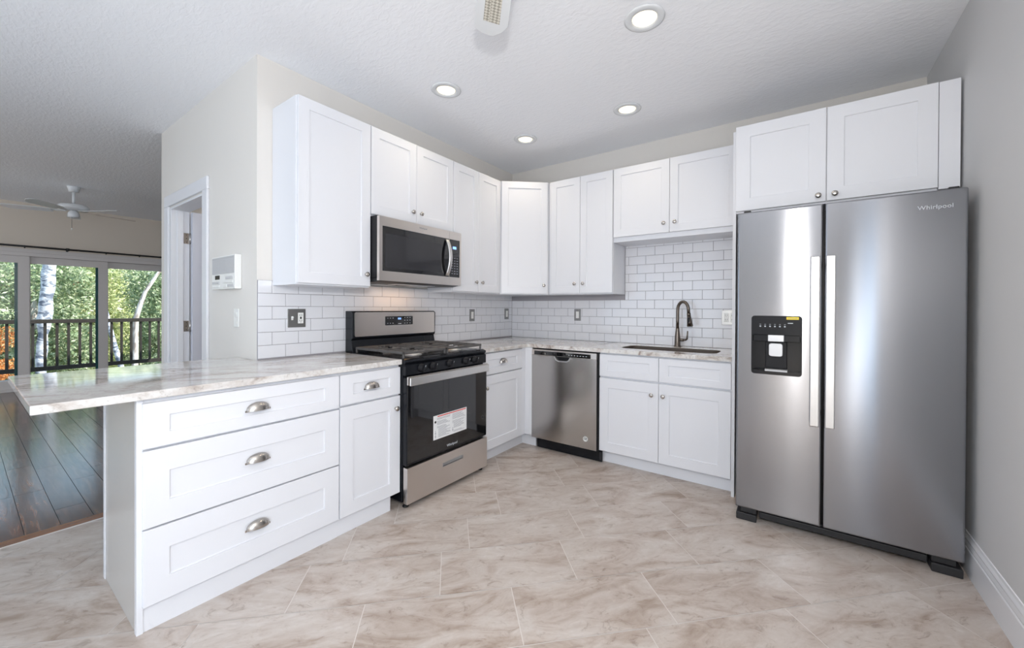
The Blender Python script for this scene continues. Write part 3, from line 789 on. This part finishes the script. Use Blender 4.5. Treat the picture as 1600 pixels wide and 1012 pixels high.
# ------------------------------------------------------------------ dishwasher
def dishwasher():
    W_ = .612; r = thing('dishwasher', 'stainless dishwasher between corner filler and sink cabinet', 'dishwasher', (.6995, -.6325, 0))
    st = M['steel_dw']
    part('tub', r, lambda b: b.box((.006, .002, .10), (W_+.004, .585, .872), M['blackplastic'], .002, 1))
    def f(b): b.prism([(0, .098), (W_, .098), (W_, .820), (.388, .820), (.372, .790), (.345, .777), (.265, .777), (.238, .790), (.222, .820), (0, .820)], 'y', -.020, .0015, st, .0015, 1)
    d = part('door', r, f)
    part('control_panel', r, lambda b: (b.box((0, -.020, .8205), (W_, .0015, .868), M['steel_warm'], .002, 1), b.box((.026, -.0212, .8235), (W_-.052, -.0195, .857), M['glass_black'], .0005, 1),
         [b.box((.36+k*.026, -.0216, .836), (.372+k*.026, -.0211, .841), M['icon']) for k in range(7)]))
    def f(b):
        P = [(.222, .819), (.238, .789), (.265, .777), (.345, .777), (.372, .789), (.388, .819)]
        Q = [(.236, .819), (.249, .797), (.268, .787), (.342, .787), (.361, .797), (.374, .819)]
        b.prism(P+Q[::-1], 'y', -.0235, -.0005, M['steel_light'])
        b.box((.225, -.004, .779), (.385, .0012, .8195), M['blackplastic'])
    part('pocket_handle', d, f)['label'] = 'recessed chrome rimmed pull'
    def f(b):
        b.lathe([(.021, 0), (.021, .002), (.0175, .0024), (.0175, .0016), (0, .0016)], M['white_plastic'], (.519, -.020, .178), 'y', 28)
    e = part('round_emblem', d, f)
    text('lettering', 'GE', .024, M['blackplastic'], e, (.519, -.0220, .178), (PI/2, 0, 0))
    part('toe_kick', r, lambda b: (b.box((.03, .030, .004), (W_+.028, .045, .0995), M['black'], .001, 1), b.box((.622, .020, .02), (.636, .0295, .08), M['darkgrey'], .002, 1)))
    part('side_strip', r, lambda b: b.box((W_+.0005, -.005, .098), (W_+.008, .0015, .872), M['blackplastic']))
M['steel_dw'] = steel('smudged_stainless', (.50, .48, .465), .22, .6)
dishwasher()

# ------------------------------------------------------------------ refrigerator
def fridge():
    x0, x1, xm, yf = 2.3165, 3.2345, 2.7165, -.937
    r = thing('refrigerator', 'stainless side by side refrigerator with ice dispenser against right wall', 'refrigerator', (x0, yf, 0))
    w = x1-x0; st = M['steel']; zt, zb = 1.7838, .078
    part('body', r, lambda b: b.box((.012, .095, .07), (w-.012, .86, 1.765), M['darkgrey'], .004, 2))
    xa, xb = xm-x0-.0035, xm-x0+.0045
    # dispenser opening
    dx0, dx1, dz0, dz1 = .074, .311, .861, 1.190
    def f(b):
        O = [(0, zb), (xa, zb), (xa, zt), (0, zt)]
        bm = b.bm; i = b.mi(st); hole = rrect(dx0, dx1, dz0, dz1, .016, 4)
        b.holed(O, hole, 'y', .0, .075, st)
        es = [e for e in bm.edges if abs((e.verts[0].co-e.verts[1].co).length) > .3 and all(abs(v.co.y) < 1e-6 for v in e.verts) and all((abs(v.co.x) < 1e-6 or abs(v.co.x-xa) < 1e-6) and (abs(v.co.z-zb) < 1e-6 or abs(v.co.z-zt) < 1e-6) for v in e.verts)]
        es = [e for e in es if abs(e.verts[0].co.x-e.verts[1].co.x) < 1e-6 or abs(e.verts[0].co.z-e.verts[1].co.z) < 1e-6]
        bmesh.ops.bevel(bm, geom=es, offset=.009, segments=4, affect='EDGES', profile=.5)
    d1 = part('door', r, f); d1['label'] = 'narrow freezer door with the dispenser'
    d2 = part('door', r, lambda b: b.box((xb, 0, zb), (w, .075, zt), st, .009, 4)); d2['label'] = 'wide right refrigerator door'
    part('door_gasket', r, lambda b: (b.box((.008, .0755, zb+.01), (xa-.006, .0945, zt-.01), M['blackplastic']), b.box((xb+.006, .0755, zb+.01), (w-.008, .0945, zt-.01), M['blackplastic'])))
    # handles
    for d, a, c in ((d1, .344, .3835), (d2, .4085, .4475)):
        def f(b):
            b.box((a, -.056, .617), (c, -.040, 1.503), M['steel_light'], .004, 3)
            for z in (.66, 1.44): b.box((a+.008, -.0405, z), (c-.008, .001, z+.03), M['steel_light'], .002, 1)
        part('handle', d, f)['label'] = 'flat vertical satin metal handle'
    # dispenser
    def f(b):
        b.holed(rrect(dx0+.0005, dx1-.0005, dz0+.0005, dz1-.0005, .016, 4), rrect(dx0+.007, dx1-.007, dz0+.018, 1.084, .008, 2), 'y', -.003, .050, M['black'])
        b.box((dx0+.006, .050, dz0+.012), (dx1-.006, .054, 1.10), M['black'])
        b.box((dx0+.008, .002, 1.046), (dx1-.008, .049, 1.0835), M['black'], .002, 1)
    dp = part('dispenser', d1, f); dp['label'] = 'black ice and water dispenser'
    def f(b):
        for k in range(6):
            x = dx0+.044+k*.023; b.lathe([(.0045, 0), (.0045, .0006), (0, .0006)], M['icon'], (x, -.003, 1.131), 'y', 10); b.box((x-.004, -.0035, 1.1415), (x+.004, -.003, 1.143), M['icon'])
        b.box((dx0+.172, -.0035, 1.148), (dx0+.196, -.003, 1.152), M['icon'])
    part('touch_icons', dp, f)
    part('energy_sticker', dp, lambda b: (b.box((dx0+.166, -.0038, 1.170), (dx0+.222, -.0031, 1.1845), M['yellow']), b.box((dx0+.172, -.0041, 1.1765), (dx0+.216, -.0038, 1.1785), M['ink'])))['label'] = 'small yellow sticker'
    part('ice_chute', dp, lambda b: b.box((dx0+.080, -.002, 1.046), (dx0+.156, .030, 1.084), M['silver'], .003, 2))
    def f(b):
        b.box((dx0+.066, .036, .893), (dx0+.170, .0495, 1.045), M['blackplastic'], .004, 2)
        b.prism(rrect(dx0+.084, dx0+.150, .962, 1.036, .012, 3), 'y', .012, .035, M['silver'], .003, 2)
    part('paddle', dp, f)
    part('drip_tray', dp, lambda b: (b.box((dx0+.066, .0, .879), (dx0+.172, .048, .889), M['grey_plastic'], .001, 1), b.box((dx0+.012, -.001, .8795), (dx0+.066, .048, .884), M['blackplastic'])))
    text('lettering', 'Whirlpool', .027, M['icon'], d2, (.811, -.0007, 1.706), (PI/2, 0, 0), sx=1.05)['label'] = 'raised maker lettering at the top right'
    # bottom grille and feet
    part('grille', r, lambda b: (b.box((.115, .035, .026), (w-.115, .09, .060), M['darkgrey'], .004, 2), b.box((.115, .05, .0605), (w-.115, .09, .074), M['blackplastic'])))
    for a, c in ((.002, .104), (w-.106, w-.002)):
        part('foot_cover', r, lambda b: (b.box((a, .012, .001), (c, .10, .042), M['darkgrey'], .004, 2), b.box((a+.022 if a < .1 else a, .020, .046), (c if a < .1 else c-.022, .09, .074), M['darkgrey'], .002, 1)))
    for x in (.03, w-.06): part('top_hinge', r, lambda b: b.box((x, .02, zt+.0005), (x+.035, .11, zt+.012), M['darkgrey'], .003, 2))
fridge()

# ------------------------------------------------------------------ switches, outlets, intercom
def rocker(label, loc, rz):
    r = thing('switch_plate', label, 'switch', loc, rz, 'metal wall plates on the backsplash')
    part('plate', r, lambda b: b.box((-.036, -.005, -.058), (.036, 0, .058), M['plate'], .002, 2))
    part('rocker', r, lambda b: b.prism([(-.0052, -.033), (-.0052, .033), (-.0085, .033), (-.0060, 0), (-.0070, -.033)], 'x', -.0165, .0165, M['white_plastic'], .0005, 1))
    for z in (-.048, .048): part('screw', r, lambda b: b.lathe([(.003, 0), (.003, .0006), (0, .0008)], M['nickel'], (0, -.005, z), 'y', 10))
    return r
a = rocker('pewter plate with white rocker on range wall, right of the range', (.0123, -.672, 1.155), RW)
c = copy_thing(a, 'pewter plate with white rocker on range wall, tight beside the corner'); c.location = (.0123, -.114, 1.163)
c = copy_thing(a, 'pewter plate with white rocker on sink wall, above the dishwasher'); c.location = (.8205, -.0123, 1.162); c.rotation_euler = (0, 0, 0)
def duplex(b, x, m=None):
    m = m or M['white_plastic']
    b.box((x-.017, -.0075, -.034), (x+.017, -.0051, .034), m, .001, 1)
    for z in (-.017, .017):
        for dx in (-.006, .006): b.box((x+dx-.0012, -.0079, z-.003), (x+dx+.0012, -.0074, z+.006), M['blackplastic'])
        b.lathe([(.0022, 0), (.0022, .0004), (0, .0004)], M['blackplastic'], (x, -.0075, z-.0085), 'y', 8)
r = thing('outlet_plate', 'dark pewter double plate with toggle and outlet, left of the range', 'outlet', (.0123, -2.320, 1.156), RW)
part('plate', r, lambda b: b.box((-.055, -.005, -.058), (.055, 0, .058), M['plate'], .002, 2))
def f(b): b.box((-.034, -.0058, -.012), (-.022, -.0051, .012), M['white_plastic']); b.box((-.0315, -.019, .000), (-.0245, -.0059, .009), M['white_plastic'], .001, 1)
part('toggle', r, f); part('receptacle', r, lambda b: (duplex(b, .023), b.box((.018, -.0083, -.005), (.028, -.0074, .006), M['blackplastic'])))
r = thing('outlet_plate', 'pale double outlet plate beside the refrigerator panel, right of the faucet', 'outlet', (2.163, -.0123, 1.158))
part('plate', r, lambda b: b.box((-.056, -.005, -.058), (.056, 0, .058), M['nickel_plate'], .002, 2))
part('receptacle', r, lambda b: duplex(b, -.023)); part('receptacle', r, lambda b: duplex(b, .023))

# light switch on the hall wall
r = thing('light_switch', 'white rocker light switch on the hall wall below the intercom', 'switch', (-.283, -2.5405, 1.156))
part('plate', r, lambda b: b.box((-.036, -.006, -.058), (.036, 0, .058), M['white_plastic'], .002, 2))
part('rocker', r, lambda b: b.prism([(-.0062, -.033), (-.0062, .033), (-.012, .033), (-.0068, 0), (-.0085, -.033)], 'x', -.0165, .0165, M['white_plastic'], .0005, 1))
# intercom
r = thing('intercom', 'white wall intercom panel with speaker grille beside the doorway', 'intercom', (-.591, -2.5405, 1.338))
w = .378; h = .212
part('housing', r, lambda b: b.box((0, -.037, 0), (w, 0, h), M['white_plastic'], .003, 2))
part('speaker_grille', r, lambda b: (b.box((.010, -.0385, h*.46), (w-.008, -.0372, h-.008), M['grille']),
    [b.box((.012+k*(w-.022)/3, -.0395, h*.47+j*.0085), (.012+(k+1)*(w-.022)/3-.006, -.0384, h*.47+j*.0085+.004), M['grey_plastic']) for k in range(3) for j in range(11)]))
part('display', r, lambda b: b.box((.060, -.0385, h*.30), (.135, -.0372, h*.42), M['blackplastic']))
part('buttons', r, lambda b: [b.box((x, -.0415, z), (x+bw, -.0372, z+.016), M['grey_plastic'] if k % 2 else M['white_plastic'], .001, 1) for k, (x, z, bw) in enumerate(((.015, .012, .12), (.015, .034, .12), (.20, .012, .06), (.27, .012, .09), (.20, .038, .15), (.24, .062, .10)))])

# ------------------------------------------------------------------ doorway and interior door
def doorway():
    r = bpy.data.objects.new('door_1', None); COL.objects.link(r); r['kind'] = 'structure'; r['label'] = 'open interior door in the white cased doorway of the hall wall'
    t = M['trim']; x0, x1 = -1.64, -.86
    def f(b):
        y = -2.54
        for yy, s in ((y, -1), (-2.42, 1)):
            b.box((x0-.105, yy, 0), (x0-.004, yy+s*.017, 2.048), t, .004, 2); b.box((x1+.004, yy, 0), (x1+.098, yy+s*.017, 2.048), t, .004, 2); b.box((x0-.105, yy, 2.0485), (x1+.098, yy+s*.017, 2.138), t, .004, 2)
    part('casing', r, f)
    def f(b):
        b.box((x0-.001, -2.541, 0), (x0+.016, -2.419, 2.04), t, .001, 1); b.box((x1-.016, -2.541, 0), (x1+.001, -2.419, 2.04), t, .001, 1); b.box((x0+.016, -2.541, 2.025), (x1-.016, -2.419, 2.041), t, .001, 1)
        b.box((x0+.016, -2.50, 0), (x0+.027, -2.462, 2.025), t, .001, 1); b.box((x1-.027, -2.50, 0), (x1-.016, -2.462, 2.025), t, .001, 1)
    part('jamb', r, f)
    A = Matrix.Translation((x0+.024, -2.412, 0)) @ Matrix.Rotation(math.radians(93), 4, 'Z')
    s_ = part('door_slab', r, lambda b: b.box((0, -.036, .012), (.74, 0, 2.022), M['doorpaint'], .001, 1, T=A))
    for z in (.24, 1.06, 1.80):
        def f(b):
            b.box((x0+.0165, -2.458, z-.045), (x0+.018, -2.424, z+.045), M['nickel']); b.cyl((x0+.024, -2.416, z-.045), (x0+.024, -2.416, z+.045), .007, M['nickel'], 12)
            for dz in (-.03, 0, .03): b.lathe([(.0035, 0), (.0035, .001), (0, .001)], M['darkgrey'], n=8, T=Matrix.Translation((x0+.018, -2.44, z+dz)) @ Matrix.Rotation(PI/2, 4, 'Y'))
        part('hinge', r, f)
doorway()

lamp('assumed_room_lamp', 'POINT', (-.9, -1.5, 2.3), 8, (1, .95, .9), shadow_soft_size=.1)  # unseen lamp, assumed and added to brighten the open door slab
# ------------------------------------------------------------------ sliding glass doors
def sliders():
    r = bpy.data.objects.new('window_1', None); COL.objects.link(r); r['kind'] = 'structure'; r['label'] = 'sliding glass doors of the living room looking onto the deck'
    t = M['trim_far']
    # local frame helper working in the y-z plane
    def yz(b, y0, y1, z0, z1, w, wb, wt, xa, xb, m):
        b.holed([(y0, z0), (y1, z0), (y1, z1), (y0, z1)], [(y0+w[0], z0+wb), (y1-w[1], z0+wb), (y1-w[1], z1-wt), (y0+w[0], z1-wt)], 'x', xa, xb, m)
    part('frame', r, lambda b: (yz(b, -4.70, -1.20, .002, 1.99, (.05, .05), .04, .05, XF-.125, XF+.02, t), b.box((XF+.0, -4.78, 1.99), (XF+.022, -1.12, 2.045), t, .003, 1)))
    for (y0, y1, xa) in ((-4.65, -3.78, -.05), (-3.80, -2.95, -.01), (-2.951, -2.147, -.05), (-2.149, -1.25, -.09)):
        w = (.012, .105) if y0 > -3 else (.10, .105)
        if y0 > -2.2: w = (.012, .10)
        p = part('sliding_panel', r, lambda b: yz(b, y0, y1, .043, 1.939, w, .12, .100, XF+xa-.035, XF+xa, t))
        part('pane', p, lambda b: b.box((XF+xa-.020, y0+w[0], .163), (XF+xa-.016, y1-w[1], 1.839), M['pane']))
        part('pane_edge', p, lambda b: (b.box((XF+xa-.0345, y1-w[1]-.030, .1635), (XF+xa-.021, y1-w[1]-.0005, 1.8385), M['gasket'])))
M['trim_far'] = mat('taupe_window_frame_paint', (.66, .62, .60), .45)
sliders()
def rod():
    r = thing('curtain_rod', 'thin black curtain rod above the sliding glass doors', 'curtain rod', (XF, 0, 2.072))
    part('pole', r, lambda b: b.cyl((.095, -5.0, 0), (.095, -1.02, 0), .0135, M['rod'], 14))
    for y in (-4.9, -2.59, -1.1): part('bracket', r, lambda b: (b.box((.0005, y-.012, -.03), (.006, y+.012, .03), M['rod'], .001, 1), b.cyl((.005, y, 0), (.095, y, 0), .007, M['rod'], 10), b.lathe([(.021, -.014), (.021, .014)], M['rod'], (.095, y, 0), 'y', 14)))
    for y in (-3.0, -2.19, -1.8): part('ring', r, lambda b: b.lathe([(.0205, -.006), (.0205, .006)], M['rod'], (.095, y, -.006), 'y', 14))
rod()

# ------------------------------------------------------------------ ceiling lights
CANS = [((1.9564, -1.5337), 'recessed ceiling light nearest the camera, in front of the refrigerator', .098), ((.6372, -1.6376), 'recessed ceiling light in front of the cabinet above the microwave', .09),
        ((1.559, -.6868), 'recessed ceiling light in front of the cabinet over the sink', .09), ((.6403, -.6822), 'recessed ceiling light close to the diagonal corner cabinet', .09)]
def cans():
    first = None
    for (x, y), lab, R in CANS:
        if first is None:
            r = first = thing('recessed_light', lab, 'light', (x, y, H), 0, 'recessed lights in the kitchen ceiling')
            part('trim_ring', r, lambda b: b.lathe([(.060, -.001), (.098, -.0015), (.100, -.005), (.090, -.009), (.066, -.010), (.062, -.004), (.060, -.001)], M['fan_white'], n=40))
            part('lens', r, lambda b: b.lathe([(0, -.0035), (.0605, -.0035), (.0605, -.0015), (0, -.0015)], M['lens'], n=32))
        else:
            r = copy_thing(first, lab); r.location = (x, y, H)
        l = lamp('recessed_lamp', 'SPOT', (x, y, H-.02), CAN_POWER*1.0, (1, .86, .66), (0, 0, 0), spot_size=math.radians(150), spot_blend=.9, shadow_soft_size=.055)
cans()

# ------------------------------------------------------------------ ceiling fans
def blade(parent, ang, r0, r1, w0, w1, z, m, inset=None, pitch=12):
    T = Matrix.Rotation(ang, 4, 'Z') @ Matrix.Translation((0, 0, z)) @ Matrix.Rotation(math.radians(pitch), 4, 'X')
    P = [(r0, -w0/2), (r0+.06, -w0/2-.006), (r1-.085, -w1/2), (r1-.04, -w1/2+.022), (r1-.006, -w1/2+.055), (r1, 0), (r1-.004, w1/2-.04), (r1-.018, w1/2-.012), (r1-.04, w1/2), (r0+.06, w0/2+.006), (r0, w0/2)]
    b = MB(); b.prism(P, 'z', -.003, .003, m, .001, 1); bmesh.ops.transform(b.bm, matrix=T, verts=b.bm.verts); o = b.build('blade', parent)
    if inset:
        b = MB(); b.prism([(r0+.08, -w0/2+.025), (r1-.085, -w1/2+.038), (r1-.085, w1/2-.038), (r0+.08, w0/2-.025)], 'z', -.0042, -.0031, inset); bmesh.ops.transform(b.bm, matrix=T, verts=b.bm.verts); b.build('cane_inset', o)
    b = MB(); b.prism([(r0-.12, -.014), (r0+.05, -.028), (r0+.05, .028), (r0-.12, .014)], 'z', .0035, .008, m); bmesh.ops.transform(b.bm, matrix=T, verts=b.bm.verts); b.build('blade_iron', o)
def kitchen_fan():
    r = thing('ceiling_fan', 'white kitchen ceiling fan, one cane inset blade reaching into view', 'fan', (1.93, -2.66, 0)); m = M['fan_white']
    part('canopy', r, lambda b: b.lathe([(.02, 2.63), (.05, 2.64), (.068, 2.69), (.07, 2.7105)], m)); part('downrod', r, lambda b: b.lathe([(.0125, 2.52), (.0125, 2.635)], m))
    part('motor', r, lambda b: b.lathe([(.04, 2.41), (.11, 2.415), (.135, 2.44), (.135, 2.48), (.09, 2.515), (.03, 2.525)], m))
    for k in range(5): blade(r, math.radians(133.8+72*k), .20, .662, .11, .146, 2.447, m, M['cane'], 10)
    g = part('assumed_light_fitter', r, lambda b: b.lathe([(.03, 2.35), (.055, 2.355), (.055, 2.39), (.04, 2.41)], m))
    part('assumed_bulb', g, lambda b: b.lathe([(0, 2.225), (.022, 2.232), (.034, 2.258), (.030, 2.285), (.016, 2.315), (.014, 2.349)], M['globe']))  # unseen glowing bulb, an assumed light kit
kitchen_fan()
def living_fan():
    r = thing('ceiling_fan', 'white ceiling fan with pull chain hanging in the living room', 'fan', (-4.8, -2.715, 0)); m = M['fan_white']
    part('canopy', r, lambda b: b.lathe([(.025, 2.645), (.045, 2.648), (.058, 2.70), (.060, 2.7105)], m)); part('downrod', r, lambda b: b.lathe([(.014, 2.49), (.014, 2.65)], m))
    part('motor', r, lambda b: b.lathe([(.05, 2.415), (.125, 2.422), (.138, 2.44), (.138, 2.462), (.12, 2.482), (.06, 2.492), (.02, 2.497)], m, n=32))
    for k in range(5): blade(r, math.radians(101.5+72*k), .19, .60, .10, .13, 2.402, M['lit_blade'] if k == 0 else m, None, 12)
    part('switch_housing', r, lambda b: b.lathe([(0, 2.325), (.045, 2.328), (.052, 2.35), (.05, 2.385), (.03, 2.414)], m))
    part('pull_chain', r, lambda b: (b.cyl((.03, -.02, 2.19), (.03, -.02, 2.34), .0018, M['darkgrey'], 6), b.lathe([(0, 2.165), (.006, 2.17), (.006, 2.185), (.002, 2.192)], M['white_plastic'], (.03, -.02, 0), n=10)))
living_fan()

# ------------------------------------------------------------------ outside
tag(part('deck', None, lambda b: [b.box((-6.64-.143*(k+1), -9, -.09), (-6.64-.143*k-.006, 4, -.05), M['deck'], .002, 1) for k in range(13)]), 'weathered boards of the deck outside the glass', 'deck', kind='structure')
struct('ground', lambda b: b.box((-40, -30, -3.2), (-6.7, 30, -3.0), M['earth']), 'leaf covered ground below the deck')
struct('ground_rise', lambda b: b.prism([(-22.5, -3.02), (-40, 6), (-40, -3.02)], 'y', -30, 30, M['hill']), 'green hillside far behind the trees')
def railing():
    X = -8.3; r = thing('deck_railing', 'dark brown deck railing with square balusters outside the glass', 'railing', (X, 0, -.05)); m = M['rail']
    part('top_rail', r, lambda b: b.box((-.045, -7.5, .965), (.045, 3.5, 1.035), m, .004, 1))
    part('bottom_rail', r, lambda b: b.box((-.02, -7.5, .125), (.02, 3.5, .20), m, .003, 1))
    y = -2.7967-.1385*8
    for k in range(24):
        if k in (7, 8) or True: part('baluster', r, lambda b: b.box((-.016, y-.018, .20), (.016, y+.018, .966), m, .002, 1))
        y += .1385
    for yy in (-5.2, .8): part('post', r, lambda b: b.box((-.045, yy-.045, -.04), (.045, yy+.045, .966), m, .003, 1))
railing()
def leaf_cloud(name, n_, sx, sy, sz, size, seed, m):
    rr = random.Random(seed); me = bpy.data.meshes.new(name); V = []; F = []
    cl = []
    while len(cl) < 30:
        p = [rr.uniform(-.8, .8) for _ in range(3)]
        if sum(v*v for v in p) < .64: cl.append(p)
    for _ in range(n_):
        c = rr.choice(cl); p = Vector(((c[0]+rr.uniform(-.22, .22))*sx, (c[1]+rr.uniform(-.22, .22))*sy, (c[2]+rr.uniform(-.22, .22))*sz))
        a = Vector((rr.gauss(0, 1), rr.gauss(0, 1), rr.gauss(0, 1))).normalized(); q = a.orthogonal().normalized(); q.rotate(Matrix.Rotation(rr.uniform(0, 6.28), 3, a)); t = a.cross(q)
        L = size*rr.uniform(.6, 1.4); i = len(V); V += [p-q*L, p+t*L*.42, p+q*L, p-t*L*.42]; F.append((i, i+1, i+2, i+3))
    me.from_pydata(V, [], F); me.materials.append(m); return me
LC = {k: leaf_cloud('foliage_'+k, 8000, 1.45, 1.45, 1.5, .058, i, M[k]) for i, k in enumerate(('leaf_g', 'leaf_y', 'leaf_o'))}
def crown(root, key, loc, sc, rz, sz=1.0):
    o = bpy.data.objects.new('foliage', LC[key]); COL.objects.link(o); o.parent = root; o.location = loc; o.scale = (sc, sc, sc*sz); o.rotation_euler = (0, 0, rz)
def trees():
    rr = random.Random(5)
    KEY = {'leaf_g': 'green', 'leaf_y': 'yellow green', 'leaf_o': 'orange'}
    spec = []
    for x, ys in ((-14.3, (-8.6, -5.5, -2.4, .7)), (-17.4, (-10.2, -7.1, -4.0, -.9, 2.2)), (-20.5, (-11.6, -8.5, -5.4, -2.3, .8))):
        for y in ys: spec.append((x, y))
    for k, (x, y) in enumerate(spec):
        key = 'leaf_y' if k in (1, 7, 9) else 'leaf_g'
        r = thing('tree', KEY[key]+' leafy tree among the dense trees beyond the deck railing', 'tree', (x, y, -3), 0, KEY[key]+' trees beyond the deck')
        part('trunk', r, lambda b: b.tube([(0, 0, -.05), (.1, .05, 1.6), (-.05, .1, 3.2), (.1, 0, 4.8)], [.13, .11, .09, .05], M['bark_b'], 10))
        [crown(r, key, (0, 0, z), 1.0, a) for z, a in ((1.5, 0), (3.2, PI/2), (4.9, PI))]
    for (x, y, z, sc) in ((-9.8, -4.95, -.55, .45), (-9.6, -3.40, -.55, .45)):
        r = thing('shrub', 'orange leaved shrub behind the railing at the left edge', 'shrub', (x, y, -3), 0, 'orange shrubs at the left edge')
        part('stem', r, lambda b: b.tube([(0, 0, -.05), (.05, 0, 1.0), (0, .05, 2.4)], [.05, .04, .02], M['bark_b'], 8)); crown(r, 'leaf_o', (0, 0, 3+z+.9), sc, 1.0, 1.25)
    r = thing('tree', 'thick pale flaky trunk standing behind the middle sliding pane', 'tree', (-11.0, -2.47, -3))
    pts = [(0, -.03, -.05)]; rad = [.12]
    rr2 = random.Random(2)
    for k in range(1, 36): pts.append((rr2.uniform(-.01, .01), -.03+max(0, k*.17-3.0)*.06+rr2.uniform(-.012, .012), k*.17)); rad.append((.075 if k < 22 else .105)+rr2.uniform(-.012, .014))
    part('trunk', r, lambda b: b.tube(pts, rad, M['bark_w'], 16)); crown(r, 'leaf_g', (0, .1, 7.4), .5, 0)
    r = thing('tree', 'slender grey trunk leaning right with a fork behind the right pane', 'tree', (-11.0, -.97, -3))
    part('trunk', r, lambda b: b.tube([(0, .0, -.05), (0, -.02, 2.2), (0, .0, 3.9), (0, .09, 4.3), (0, .18, 4.6), (0, .43, 5.1), (0, .75, 5.6)], [.075, .065, .055, .048, .042, .035, .025], M['bark_b'], 12))
    part('branch', r, lambda b: b.tube([(0, -.02, 1.4), (.1, -.25, 2.6), (.1, -.42, 3.4), (.1, -.62, 4.6)], [.06, .055, .05, .03], M['bark_w'], 10)); crown(r, 'leaf_g', (0, .9, 6.3), .45, 2)
trees()
